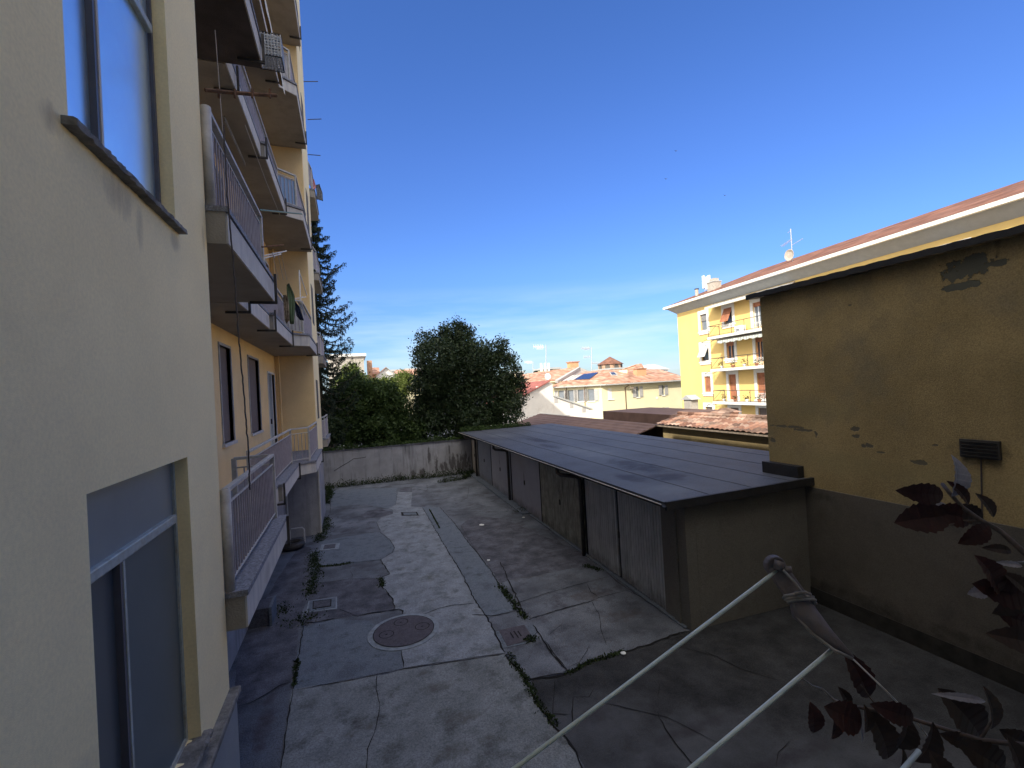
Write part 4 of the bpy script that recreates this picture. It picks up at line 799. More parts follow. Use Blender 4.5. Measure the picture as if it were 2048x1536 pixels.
# roof
ov = .45
b = MB(G); rz = lambda v, u: 2.36 + .013 * (v + ov) - .0085 * u
c4 = [(-ov, -.12), (GD + .1, -.12), (GD + .1, GL + .1), (-ov, GL + .1)]
b.hexa([Vector((v, u, rz(v, u) - .07)) for v, u in c4] + [Vector((v, u, rz(v, u))) for v, u in c4]); roof = b.build('roof', 'bitumen', gar)
for k in range(1, 6):
    b = MB(G); v = -ov + (GD + ov + .1) * k / 5.6; us = [-.12 + (GL + .22) * i_ / 36 for i_ in range(37)]; js = [random.gauss(0, .008) for _ in us]
    for i_ in range(36):
        q_ = ((v + js[i_], us[i_]), (v + js[i_] + .016, us[i_]), (v + js[i_ + 1] + .016, us[i_ + 1]), (v + js[i_ + 1], us[i_ + 1]))
        b.hexa([Vector((vv, u, rz(vv, u) + .0005)) for vv, u in q_] + [Vector((vv, u, rz(vv, u) + .006)) for vv, u in q_])
    b.build('felt_seam', 'seam', roof)

for (px, py, ru, rv) in ((1075, 882, .5, 1.6), (1095, 893, .35, 1.2), (1290, 945, .7, 1.1), (1320, 955, .5, .8), (1240, 935, .5, .8), (1280, 970, .4, .9)):
    pass
b = MB(G); q4 = [(-ov - .03, -.18), (GD + .1, -.18), (GD + .1, -.121), (-ov - .03, -.121)]
b.hexa([Vector((v, u, rz(v, u) - .12)) for v, u in q4] + [Vector((v, u, rz(v, u) + .03)) for v, u in q4]); b.build('edge_flashing', 'flash', roof)
def gm(px, py, ru, rv): q = on(px, py, Z=2.3) - GO; return (q.x, q.y, ru, rv)
marks(M['bitumen'], 'XY', [gm(*a) for a in ((1075, 880, .35, 1.6), (1100, 893, .22, 1.0), (1290, 940, .55, .9), (1335, 960, .5, .5), (1250, 930, .4, .8), (1265, 960, .35, .7))], (0.014, 0.012, 0.015), .9, 3, 1.0, strength=.9)
marks(M['bitumen'], 'XY', [gm(*a) for a in ((1340, 985, .5, .5), (1180, 905, .8, 2.0), (1000, 870, .6, 2))], (0.12, 0.135, 0.16), 1.5, 2.5, .9, strength=.8)
# gutter: half round channel
b = MB(G); n = 8
for (r_, flip) in ((.065, 0), (.058, 1)):
    for k in range(n):
        t0, t1 = math.pi + math.pi * k / n, math.pi + math.pi * (k + 1) / n
        pts = [Vector((-ov - .07 + r_ * math.cos(t), u, rz(-ov, u) - .0 + r_ * math.sin(t))) for t, u in ((t0, -.16), (t1, -.16), (t1, GL + .1), (t0, GL + .1))]; b.quad(*pts)
b.build('gutter', 'flash', gar, smooth=True)
b = MB(G); b.hexa([Vector((v, u, rz(-ov, u) + z)) for z in (-.004, .008) for v, u in ((-ov - .142, -.16), (-ov - .13, -.16), (-ov - .13, GL + .1), (-ov - .142, GL + .1))]); b.build('gutter_lip', 'fascia', gar)
for u in (4.08, 10.6, 16.3):
    b = MB(G); z = rz(-ov, u); b.path([Vector((-ov - .07, u + .42, z - .05)), Vector((-ov - .07, u + .40, z - .17)), Vector((-ov - .02, u + .33, z - .22)), Vector((-.13, u + .06, z - .26)), Vector((-.08, u, z - .32)), Vector((-.07, u, z - .45)), Vector((-.07, u, .0))], .052, 10); b.build('downpipe', 'metal_dark', gar, smooth=True)

# ================================================================== RIGHT OCHRE BUILDING
OX, OY = 8.37, 7.48
och = thing('ochre_building', 'tall windowless ochre wall with peeling patches above dark grey render', 'building', (12, 3, 0))
b = MB(); b.box(OX, 15, -9, OY, 0, 6.12); b.build('wall', 'ochre', och)
b = MB(); b.box(OX - .035, OX - .001, -9, 6.95, 0, 2.245); b.build('base_render', 'rwall_low', och)
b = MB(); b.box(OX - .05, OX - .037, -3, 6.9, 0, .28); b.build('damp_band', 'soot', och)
marks(M['rwall_low'], 'YZ', [(-2 + k_ * 1.1, .35, .8, .22) for k_ in range(6)] + [(3.3, 2.1, .25, .1), (1.6, 2.12, .3, .08)], (0.045, 0.04, 0.036), 1.4, 5, 1.3, strength=.8)
b = MB(); b.box(OX - .16, OX + .1, 6.70, OY + .05, 2.40, 2.63); b.build('flashing', 'flash', och)
# wavy tiled verge on top
b = MB(); n = 150; ys = [-9 + (OY + .22 + 9) * k / n for k in range(n + 1)]
for y0, y1 in zip(ys, ys[1:]):
    z0, z1 = 6.17 + .012 * abs(math.sin(y0 * 9)), 6.17 + .012 * abs(math.sin(y1 * 9))
    b.hexa([(OX - .16, y0, z0 - .06), (OX + 6.7, y0, z0 + .64), (OX + 6.7, y1, z1 + .64), (OX - .16, y1, z1 - .06), (OX - .16, y0, z0 + .04), (OX + 6.7, y0, z0 + .74), (OX + 6.7, y1, z1 + .74), (OX - .16, y1, z1 + .04)])
b.build('roof', 'flash', och)
def om(px, py, ru, rv): q = on(px, py, X=OX); return (q.y - 3, q.z, ru, rv)
marks(M['ochre'], 'YZ', [om(1938, 532, .32, .14), om(1915, 548, .18, .12), om(1985, 528, .18, .05), om(1922, 572, .22, .06)], (0.105, 0.105, 0.085), .10, 6.5, 1.7, depth=.02)
marks(M['ochre'], 'YZ', [om(1575, 853, .40, .03), om(1605, 860, .2, .03), om(1710, 858, .10, .05), om(1712, 872, .08, .04), om(1735, 892, .12, .05), om(1632, 868, .04, .08), om(1870, 890, .05, .02), om(1545, 880, .10, .05), om(1700, 610, .04, .02), om(1840, 925, .12, .04), om(1765, 905, .10, .02)], (0.13, 0.115, 0.085), .35, 9, 1.5, depth=.004)
marks(M['ochre'], 'YZ', [om(1995, 480, .05, .25), om(1962, 905, .38, .22)], (0.06, 0.052, 0.04), 1.3, 6, 1.2, strength=.85)
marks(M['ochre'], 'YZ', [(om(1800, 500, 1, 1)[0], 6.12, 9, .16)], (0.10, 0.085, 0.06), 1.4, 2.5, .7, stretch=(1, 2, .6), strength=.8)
marks(M['ochre'], 'YZ', [om(1700, 930, 3, .25), om(1620, 820, 1, .3)], (0.25, 0.215, 0.11), 1.6, 1.6, .8, strength=.6)
q = on(1962, 898, X=OX); b = MB(); b.box(OX - .05, OX + .0, q.y - .22, q.y + .22, q.z - .13, q.z + .13); vb = b.build('vent', 'metal_dark', och)
for k in range(5): MB().bar((OX - .06, q.y - .2, q.z - .1 + k * .05), (OX - .06, q.y + .2, q.z - .1 + k * .05), .03, .012).build('louvre', 'soot', vb)
MB().tube((OX - .012, q.y, q.z - .13), (OX - .012, q.y + .03, 2.25), .010, 5).build('cable', 'cord', och)

# ================================================================== ROOFS BEHIND THE GARAGES
ls = thing('brown_roofed_shed', 'low shed with dark brown ribbed sheet roof behind the garages', 'shed', (12, 24, 0))
b = MB(); b.box(10.7, 13.0, 17.9, 31.2, 0, 1.60); b.build('wall', 'grey_r', ls)
b = MB(); n = 26; ye, yr = (17.6, 31.6)
def brz(x): return 1.70 + (x - 10.5) * .272
xs = [10.5 + (13.25 - 10.5) * k / n for k in range(n + 1)]
for i in range(n):
    d0 = .035 if i % 3 == 0 else 0; d1 = .035 if (i + 1) % 3 == 0 else 0
    b.hexa([(xs[i], ye, brz(xs[i]) - .04), (xs[i + 1], ye, brz(xs[i + 1]) - .04), (xs[i + 1], yr, brz(xs[i + 1]) - .04), (xs[i], yr, brz(xs[i]) - .04), (xs[i], ye, brz(xs[i]) + d0), (xs[i + 1], ye, brz(xs[i + 1]) + d1), (xs[i + 1], yr, brz(xs[i + 1]) + d1), (xs[i], yr, brz(xs[i]) + d0)])
b.build('roof', 'roof_brown', ls)
b = MB(); b.quad((13.25, 17.6, 2.44), (15.5, 17.6, 1.9), (15.5, 31.6, 1.9), (13.25, 31.6, 2.44)); b.build('roof', 'roof_brown', ls); b = MB(); b.bar((10.5, 31.66, 1.74), (13.25, 31.66, 2.49), .08, .05); b.bar((13.2, 31.6, 2.5), (13.2, 26.5, 2.5), .07, .03); b.build('verge', 'trim', ls)
lb2 = thing('brown_clad_wall', 'brown metal-clad roof band half in sun above the ribbed shed', 'shed', (15.5, 22, 0))
b = MB(); p0, p1 = on(1207, 822, X=15), on(1344, 830, X=15); b.box(14.95, 18.5, p1.y, p0.y, 0, p0.z); b.build('wall', 'roof_brown', lb2)
tl = thing('tiled_outbuilding', 'low outbuilding with weathered terracotta tile roof beyond the felt garage roof', 'outbuilding', (14, 14, 0))
XE, XR = 13.0, 14.25; zE, zR = 2.50, 2.86
yA, yB = 17.5, 9.8
b = MB(); b.box(13.25, 16.5, yB - 3, yA - .1, 0, 2.44); b.build('wall', 'ochre', tl)
b = MB(); cols = 46; rows = 5; nu, nv = cols * 6, rows * 4; V = []
ya, yb = yA, yB - 3.5
def tz(u, v):
    # u along eave 0..1, v eave->ridge 0..1
    arch = abs(math.sin(math.pi * u * cols)); step = ((v * rows) % 1.0)
    return .045 * arch - .03 * step
tsh = [[random.gauss(0, .012) for _ in range(cols * 2 + 2)] for _ in range(rows + 1)]
for j in range(nv + 1):
    for i in range(nu + 1):
        u, v = i / nu, j / nv; jj = min(int(v * rows - 1e-6), rows - 1)
        V.append((XE - .12 + (XR - XE + .12) * v, ya + (yb - ya) * u, zE + (zR - zE) * v + tz(u, v * .9999) + tsh[jj][int(u * cols)]))
b.v = V
for j in range(nv):
    for i in range(nu): k = j * (nu + 1) + i; b.f.append((k, k + 1, k + nu + 2, k + nu + 1))
b.build('roof', 'roof_t', tl)
b = MB(); b.box(XE - .1, XR, yb, ya, zE - .10, zE - .045); b.box(XR - .02, 17, yb, ya, zE - .10, zE); b.build('eave_board', 'wood', tl)
b = MB()
for k in range(34):
    y = ya - (ya - yb) * k / 34; b.tube((XR, y, zR + .03), (XR, y - (ya - yb) / 34 + .01, zR + .045), .09, 8, .075)
b.build('ridge_tiles', 'roof_t', tl)
b = MB(); b.quad((XR, ya, zR), (XR, yb, zR), (17.2, yb, 2.45), (17.2, ya, 2.45)); b.build('back_roof', 'roof_t', tl)
# small ridge chimney and dovecote roof
q = on(1449, 822, X=15); ch = thing('small_chimney', 'low tile-capped chimney on the terracotta outbuilding roof', 'chimney', (15, q.y, 2.3))
b = MB(); b.box(14.7, 15.3, q.y - .45, q.y + .35, 2.3, 2.95); b.build('stack', 'orange_r', ch); b = MB(); b.hexa([(14.6, q.y - .55, 2.95), (15.4, q.y - .55, 2.95), (15.4, q.y + .45, 2.95), (14.6, q.y + .45, 2.95), (14.9, q.y - .1, 3.13), (15.1, q.y - .1, 3.13), (15.1, q.y, 3.13), (14.9, q.y, 3.13)]); b.build('cap', 'roof_t', ch)
q = on(1383, 825, X=22); dc = thing('roof_vent_hut', 'small gabled vent hut on the roof left of the yellow block', 'vent', (22, q.y, 0))
b = MB(); b.box(21.7, 22.3, q.y - .35, q.y + .35, 1.2, 3.0); b.build('box', 'chim', dc); b = MB(); b.hexa([(21.6, q.y - .55, 3.0), (22.4, q.y - .55, 3.0), (22.4, q.y + .55, 3.0), (21.6, q.y + .55, 3.0), (21.6, q.y - .03, 3.3), (22.4, q.y - .03, 3.3), (22.4, q.y + .03, 3.3), (21.6, q.y + .03, 3.3)]); b.build('roof', 'cornice', dc)

# ================================================================== YELLOW BLOCK
YX = 33.0; YTH = R(-5); YPV = Vector((33, 40, 0)); _iy = Matrix.Rotation(-YTH, 3, 'Z')
def ony(px, py, X):
    """point measured on a plane of the block's own frame (the block stands turned by YTH about YPV)"""
    o_ = _iy @ (Vector((0, 0, H)) - YPV) + YPV; d = _iy @ ray(px, py); return o_ + d * ((X - o_.x) / d.x)
_before = set(C.objects)
yel = thing('yellow_building', 'sunlit yellow apartment block with white window surrounds and balconies', 'building', (YX, 30, 0))
YC = ony(1354, 628, X=YX).y; zt = ony(1354, 628, X=YX).z
def yw(px, py): q = ony(px, py, X=YX); return q.y, q.z
def zq(x, y): return (1340 + x / 4.518, 540 + y / 4.518)
wins = []   # measured openings: (zoom px corners, fill)
spec_w = [((272, 408), (340, 552), 'half'), ((486, 352), (568, 492), 'tilt'), ((748, 300), (840, 520), 'door'),
          ((282, 690), (356, 822), 'tiltg'), ((510, 655), (588, 800), 'open'), ((770, 615), (850, 830), 'door2'),
          ((310, 962), (375, 1102), 'terra'), ((530, 945), (610, 1170), 'terra'), ((785, 930), (870, 1160), 'terra'),
          ((322, 1235), (392, 1330), 'grey'), ((545, 1242), (628, 1330), 'grey'), ((800, 1245), (880, 1330), 'grey')]
hl = []
for (a, c_, k) in spec_w:
    y1, z1 = yw(*zq(*a)); y0, z0 = yw(*zq(a[0] + (c_[0] - a[0]), c_[1])); y1b, z0b = yw(*zq(a[0], c_[1]))
    hl.append((y0, y1, z0b, z1, k))
# columns repeat along the facade to the south
base = [h for h in hl]
for rep in (1, 2):
    for h in base:
        if h[4] == 'half': continue
        hl.append((h[0] - rep * 8.6, h[1] - rep * 8.6, h[2], h[3], 'terra' if rep == 1 else 'grey'))
b = MB(); b.wall('X', YX, -.3, 4, YC, 0, zt, [h[:4] for h in hl]); b.box(YX + .31, YX + 12, YC - .2, YC, 0, zt); b.build('wall', 'yb', yel)
for (y0, y1, z0, z1, k) in hl:
    f = MB(); t_ = .30
    for (a, c_, d, e) in ((y0 - t_, y0, z0 - .1, z1 + .1), (y1, y1 + t_, z0 - .1, z1 + .1), (y0 - t_, y1 + t_, z1 + .1, z1 + t_ + .1), (y0, y1, z1 - .0, z1 + .1)): f.box(YX - .05, YX + .02, a, c_, d, e)
    if k not in ('door', 'door2'): f.box(YX - .12, YX + .02, y0 - t_ - .05, y1 + t_ + .05, z0 - .22, z0 - .1); f.box(YX - .08, YX + .02, y0 - .25, y1 + .25, z0 - .40, z0 - .22); f.box(YX - .04, YX + .02, y0, y1, z0 - .1, z0)
    fr = f.build('window', 'trim', yel)
    xg = YX + .15
    if k == 'half':
        MB().box(xg, xg + .03, y0, y1, z0, z1).build('pane', 'glass_l', fr); MB().box(xg - .06, xg - .02, y0, y1, z0 + (z1 - z0) * .58, z1).build('roller_shutter', 'shutter_g', fr)
        continue
    if k in ('terra', 'grey'): MB().box(xg - .06, xg - .02, y0, y1, z0, z1).build('roller_shutter', 'shutter_t' if k == 'terra' else 'shutter_d', fr)
    elif k in ('tilt', 'tiltg'):
        MB().box(xg, xg + .03, y0, y1, z0, z1).build('pane', 'glass', fr); b = MB(); d = .55; zb_ = z0 + (z1 - z0) * (.12 if k == 'tilt' else .25)
        b.hexa([(YX - d, y0, zb_), (YX - d + .03, y0, zb_), (YX - d + .03, y1, zb_), (YX - d, y1, zb_), (YX, y0, z1), (YX + .03, y0, z1), (YX + .03, y1, z1), (YX, y1, z1)]); b.build('roller_shutter', 'shutter_t' if k == 'tilt' else 'blind_w', fr)
    else:
        MB().box(xg, xg + .03, y0, y1, z0, z1).build('pane', 'glass_l' if k == 'door' else 'glass', fr); b = MB(); b.box(xg - .06, xg - .01, y0, y0 + .1, z0, z1); b.box(xg - .06, xg - .01, (y0 + y1) / 2 - .05, (y0 + y1) / 2 + .05, z0, z1); b.box(xg - .06, xg - .01, y1 - .1, y1, z0, z1); b.build('sash', 'orange_r' if k != 'door' else 'frame_w', fr)
        MB().box(xg - .1, xg - .05, y0, y1, z1 - .35, z1).build('roller_shutter', 'shutter_t', fr)
# cornice and roof
b = MB(); b.hexa([(YX - .02, 4, zt), (YX + 12, 4, zt), (YX + 12, YC + .02, zt), (YX - .02, YC + .02, zt), (YX - .75, 4, zt + .62), (YX + 12, 4, zt + .62), (YX + 12, YC + .75, zt + .62), (YX - .75, YC + .75, zt + .62)]); b.build('soffit', 'cornice', yel)
b = MB(); b.box(YX - 1.0, YX + 12.5, 3.5, YC + 1.0, zt + .62, zt + .84); b.build('cornice', 'trim', yel)
zk = zt + .84; rg = ony(1583, 518, X=YX + 6).z - zk
b = MB(); XR2 = YX + 6
b.quad((YX - .95, 3.6, zk + .02), (YX - .95, YC + .95, zk + .02), (XR2, YC - 5.2, zk + rg), (XR2, 3.6, zk + rg)); b.quad((YX - .95, YC + .95, zk + .02), (YX + 12.4, YC + .95, zk + .02), (XR2, YC - 5.2, zk + rg)); b.quad((YX + 12.4, YC + .95, zk + .02), (YX + 12.4, 3.6, zk + .02), (XR2, 3.6, zk + rg), (XR2, YC - 5.2, zk + rg)); b.quad((YX - .95, 3.6, zk + .02), (YX + 12.4, 3.6, zk + .02), (XR2, 3.6, zk + rg))
b.build('roof', 'roof_b', yel)
marks(M['yb'], 'YZ', [(k_ * 3.1 - 14, 7.5 - (k_ % 3) * 2.2, .7, .9) for k_ in range(7)], (0.74, 0.53, 0.20), 1.8, .8, .9, stretch=(1, 1, .4), strength=.5)
# balconies
bal = []
for (pa, pb, rail_l) in (((340, 612), (820, 545), (340, 525)), ((368, 900), (845, 850), (368, 808)), ((388, 1190), (866, 1185), (388, 1105))):
    q0 = ony(*zq(*pa), X=YX - 1.25); q1 = ony(*zq(*pb), X=YX - 1.25); zt_ = q0.z; yl = q0.y; yr_ = yl - 10.5
    o = MB().box(YX - 1.25, YX, yr_, yl, zt_ - .22, zt_).build('balcony', 'cornice', yel); MB().box(YX - 1.28, YX - 1.2, yr_, yl + .02, zt_ - .2, zt_ + .02).build('slab_edge', 'trim', o)
    r_ = MB(); hh = 1.0
    for p, q in (((YX - 1.2, yl - .05), (YX - 1.2, yr_)), ((YX - 1.2, yl - .05), (YX, yl - .05))):
        r_.bar((*p, zt_ + hh), (*q, zt_ + hh), .045, .045); r_.bar((*p, zt_ + .12), (*q, zt_ + .12), .03, .03)
        L_ = math.hypot(q[0] - p[0], q[1] - p[1]); nb = int(L_ / 1.55) + 1
        for k in range(nb + 1): t = k / nb; x, y = p[0] + (q[0] - p[0]) * t, p[1] + (q[1] - p[1]) * t; r_.tube((x, y, zt_), (x, y, zt_ + hh), .022, 6)
    r_.build('railing', 'metal_dark', o); bal.append((yl, yr_, zt_, o))
    # small ornamental panels before each door
    g_ = MB()
    for (y0, y1, z0, z1, k) in base:
        if abs(z0 - zt_) < 1.1 and k in ('door', 'door2', 'terra', 'tilt') and y1 < yl - 1.5:
                g_ = MB()
                for j in range(9): y = y0 + (y1 - y0) * j / 8; g_.path([(YX - .1, y - .03, zt_ + .05), (YX - .1, y + .05, zt_ + .35), (YX - .1, y - .03, zt_ + .7)], .018, 4)
                g_.bar((YX - .1, y0, zt_ + .05), (YX - .1, y1, zt_ + .05), .03, .03); g_.bar((YX - .1, y0, zt_ + .7), (YX - .1, y1, zt_ + .7), .03, .03); g_.build('grille', 'frame_w', o)
# awnings on the yellow block
y0_, z0_ = bal[0][0] - 1.3, bal[0][2]
aw = thing('striped_awning', 'short scalloped striped awning under the upper balcony of the yellow block', 'awning', (YX, y0_, z0_ - .4))
b = MB(); n = 60; ye_ = y0_ - 9
for k in range(n):
    ya_, yb_ = y0_ - (y0_ - ye_) * k / n, y0_ - (y0_ - ye_) * (k + 1) / n; sc = lambda y: .10 * abs(math.sin(y * 4.2))
    b.quad((YX - 1.3, ya_, z0_ - .42), (YX - 1.3, yb_, z0_ - .42), (YX - 1.34, yb_, z0_ - .62 - sc(yb_)), (YX - 1.34, ya_, z0_ - .62 - sc(ya_))); b.quad((YX - .2, ya_, z0_ - .26), (YX - .2, yb_, z0_ - .26), (YX - 1.3, yb_, z0_ - .42), (YX - 1.3, ya_, z0_ - .42))
b.build('cloth', 'awning_st', aw); MB().tube((YX - 1.3, y0_, z0_ - .41), (YX - 1.3, ye_, z0_ - .41), .03, 6).build('front_bar', 'metal_dark', aw)
ty, tz_ = yw(1428, 614); aw2 = thing('rolled_awning', 'closed grey awning high on the yellow block under its cornice', 'awning', (YX, ty, tz_))
b = MB(); b.hexa([(YX - 1.0, ty - 9, tz_ - .12), (YX - .0, ty - 9, tz_ + .2), (YX - .0, ty, tz_ + .2), (YX - 1.0, ty, tz_ - .12), (YX - 1.0, ty - 9, tz_ - .05), (YX - .0, ty - 9, tz_ + .28), (YX - .0, ty, tz_ + .28), (YX - 1.0, ty, tz_ - .05)]); b.build('cloth', 'panel_g', aw2); MB().box(YX - 1.04, YX - .98, ty - 9, ty, tz_ - .25, tz_ - .04).build('valance', 'awning', aw2)
# iron flower brackets left of each balcony
for i, (yl, yr_, zt_, o) in enumerate(bal):
    t = thing('laundry_rack', ['folded iron laundry frame at the left end of the upper yellow block balcony', 'folded iron laundry frame at the left end of the middle yellow block balcony', 'folded iron laundry frame at the left end of the lowest yellow block balcony'][i], 'laundry frame', (YX - 1.2, yl, zt_), 'iron laundry frames on the yellow block')
    b = MB(); b.tube((YX - 1.25, yl, zt_ - .1), (YX - 1.25, yl + .9, zt_ - .35), .02, 5); b.tube((YX - .3, yl, zt_ - .1), (YX - .3, yl + .9, zt_ - .35), .02, 5); b.tube((YX - 1.25, yl + .9, zt_ - .35), (YX - .3, yl + .9, zt_ - .35), .02, 5); b.tube((YX - 1.25, yl, zt_ - .9), (YX - 1.25, yl + .9, zt_ - .35), .015, 5); b.tube((YX - 1.2, yl - .1, zt_ + .2), (YX - 1.2, yl - 1.1, zt_ + .95), .015, 5)
    b.build('frame', 'metal_dark', t)
yl, yr_, z1_, o = bal[0]
qy = ony(1481, 658, X=YX - .3).y; ac = thing('air_conditioner', 'white air conditioner unit on the upper balcony of the yellow block', 'air conditioner', (YX - .3, qy, z1_))
MB().box(YX - .55, YX - .2, qy - .5, qy + .45, z1_ + .05, z1_ + .65).build('casing', 'white_p', ac, bevel=.03); MB().lathe((YX - .56, qy, z1_ + .35), [(.001, 0), (.2, 0), (.2, .002)], 14).build('grille', 'grey_r', ac)
for zi, (yl, yr_, zz, o) in enumerate(bal[1:]):
    for k in range(6):
        y = yl - 1.2 - k * 1.35; pt = thing('potted_plant', ['potted plant number along the middle yellow block balcony', ''][0] if False else ('potted plant on the middle balcony of the yellow block, %s from its left end' if zi == 0 else 'potted plant on the lowest balcony of the yellow block, %s from its left end') % ['first', 'second', 'third', 'fourth', 'fifth', 'sixth'][k], 'plant', (YX - 1.0, y, zz), 'potted plants on the yellow block balconies')
        MB().lathe((YX - 1.0, y, zz), [(.10, 0), (.15, .25), (.17, .27)], 10).build('pot', 'terra' if k % 2 else 'white_p', pt)
        v, f = leaf_cloud(np.array([[YX - 1.0, y, zz + .42]]) + rng.normal(size=(60, 3)) * [.13, .15, .13], .12); np_mesh('foliage', v, f, 'leaf_bush', pt)
# chimneys, phone masts, antenna, dish on the yellow roof
def roofz(x): return zk + rg * (x - (YX - .95)) / (XR2 - YX + .95)
def yroof(px, py, x): return ony(px, py, X=x)
q = yroof(1429, 582, YX + 1.2); ch = thing('chimney', 'stout grey chimney at the left of the yellow block roof', 'chimney', (q.x, q.y, roofz(q.x) - .5)); h_ = yroof(1429, 557, YX + 1.2).z
MB().box(q.x - .45, q.x + .45, q.y - .45, q.y + .45, roofz(q.x) - .6, h_ - .3).build('stack', 'chim', ch); MB().box(q.x - .3, q.x + .3, q.y - .32, q.y + .32, h_ - .28, h_).build('pot', 'chim', ch); MB().box(q.x - .5, q.x + .5, q.y - .5, q.y + .5, h_ - .38, h_ - .29).build('cap', 'cornice', ch)
q = yroof(1394, 590, YX + .3); ch = thing('vent_pipe', 'slim vent stack at the left corner of the yellow block roof', 'vent pipe', (q.x, q.y, roofz(q.x) - .3)); h_ = yroof(1394, 577, YX + .3).z
MB().tube((q.x, q.y, roofz(q.x) - .4), (q.x, q.y, h_ - .1), .17, 10).build('pipe', 'chim', ch); MB().tube((q.x, q.y, h_ - .08), (q.x, q.y, h_), .22, 10).build('cap', 'metal_dark', ch)
for px, top, lb in ((1410, 551, 'left white phone mast panel on the yellow block roof'), (1416, 553, 'middle white phone mast panel on the yellow block roof'), (1421, 550, 'right white phone mast panel on the yellow block roof')):
    q = yroof(px, 580, YX + 2.0); h_ = yroof(px, top, YX + 2.0).z; t = thing('phone_mast', lb, 'mast', (q.x, q.y, roofz(q.x) - .3), 'phone masts on the yellow block')
    MB().tube((q.x, q.y, roofz(q.x) - .3), (q.x, q.y, h_ - .2), .035, 6).build('pole', 'antenna', t); MB().box(q.x - .2, q.x - .02, q.y - .14, q.y + .14, h_ - 1.3, h_).build('antenna_panel', 'white_p', t, bevel=.03)
q = yroof(1585, 520, YX + 3.2); h_ = yroof(1587, 455, YX + 3.2).z; t = thing('tv_antenna', 'television mast with dish above the yellow block roof', 'antenna', (q.x, q.y, roofz(q.x) - .2))
b = MB(); b.tube((q.x, q.y, roofz(q.x) - .3), (q.x, q.y, h_), .03, 6); b.build('mast', 'antenna', t)
b = MB(); h1, h2_ = yroof(1585, 480, YX + 3.2).z, yroof(1585, 490, YX + 3.2).z; b.tube((q.x, q.y + 1.0, h1 - .2), (q.x, q.y - .1, h1 + .1), .02, 5); b.tube((q.x, q.y, h2_), (q.x, q.y - 1.1, h2_ + .2), .02, 5); b.tube((q.x, q.y + .3, h_ - .25), (q.x, q.y - .05, h_ - .1), .02, 5)
for k in range(6): b.tube((q.x - .25, q.y + .9 - k * .16, h1 - .17 + k * .04), (q.x + .25, q.y + .9 - k * .16, h1 - .17 + k * .04), .012, 4)
b.build('aerial', 'antenna', t); dz = yroof(1583, 510, YX + 3.2).z; b = MB(); b.lathe((0, 0, 0), [(.05, 0), (.3, .03), (.48, .12), (.46, .13), (.28, .05)], 18)
b.xf = lambda p: Vector((q.x - .1, q.y + .1, dz)) + Vector((-p.z, p.x, p.y)); b.build('dish', 'chim', t)
_ym = Matrix.Translation(YPV) @ Matrix.Rotation(YTH, 4, 'Z') @ Matrix.Translation(-YPV)
for o_ in [o_ for o_ in C.objects if o_ not in _before and o_.parent is None]:
    o_.matrix_world = _ym @ Matrix.Translation(o_.location)

# ================================================================== CREAM HOUSE
CYY = 50.0
cr_ = thing('cream_house', 'sunlit cream two-storey house with grey shutters and terracotta hipped roof', 'house', (32, CYY, 0))
def cw(px, py): q = on(px, py, Y=CYY); return q.x, q.z
def z8(x, y): return (1020 + x / 5.689, 680 + y / 5.689)
kx = cw(*z8(1040, 500))[0]; ze = cw(*z8(1300, 490))[1]; xe = cw(*z8(1905, 450))[0]
hc_ = []
for (a, c_) in (((1430, 530), (1472, 648)), ((1724, 515), (1758, 625)), ((1735, 768), (1768, 840)), ((1470, 795), (1490, 850))):
    x0, z1 = cw(*z8(*a)); x1, z0 = cw(*z8(*c_)); hc_.append((x0, x1, z0, z1))
b = MB(); b.wall('Y', CYY, -.3, kx, xe + 1.5, 0, ze + .1, hc_); b.build('wall', 'cream', cr_)
def shutterwin(parent, x0, x1, z0, z1, xf=None, Yp=CYY):
    f = MB(xf); f.box(x0 - .08, x1 + .08, Yp - .1, Yp + .02, z0 - .12, z0); fr = f.build('window', 'trim', parent)
    b = MB(xf); b.box(x0, x1, Yp + .12, Yp + .15, z0, z1); b.build('pane', 'glass_l', fr)
    for s0, s1 in ((x0 - .52, x0 - .02), (x1 + .02, x1 + .52)):
        b = MB(xf); b.box(s0, s1, Yp - .09, Yp - .04, z0, z1)
        for k in range(8): zz = z0 + (z1 - z0) * (k + .5) / 8; b.box(s0 + .05, s1 - .05, Yp - .12, Yp - .09, zz - .03, zz + .03)
        b.build('shutter', 'grey_r', fr)
for h in hc_: shutterwin(cr_, *h)
x0, z1 = cw(*z8(1110, 552)); x1, z0 = cw(*z8(1160, 672)); b = MB(); b.box(x0, x1, CYY - .03, CYY + .01, z0, z1); b.box(x0 - .05, x1 + .3, CYY - .12, CYY, z0 - .1, z0); b.build('blind_window', 'trim', cr_)
# angled left wing
ang = R(-48); LL = 16.0
def Lf(p): return Vector((kx, CYY, 0)) + Vector((-math.cos(ang), -math.sin(ang), 0)) * (-p.x) * 1.0 + Vector((math.sin(-ang), math.cos(ang), 0)) * 0 + Vector((-math.sin(ang) * 0, 0, p.z)) + Vector((-math.sin(ang), math.cos(ang), 0)) * (p.y)
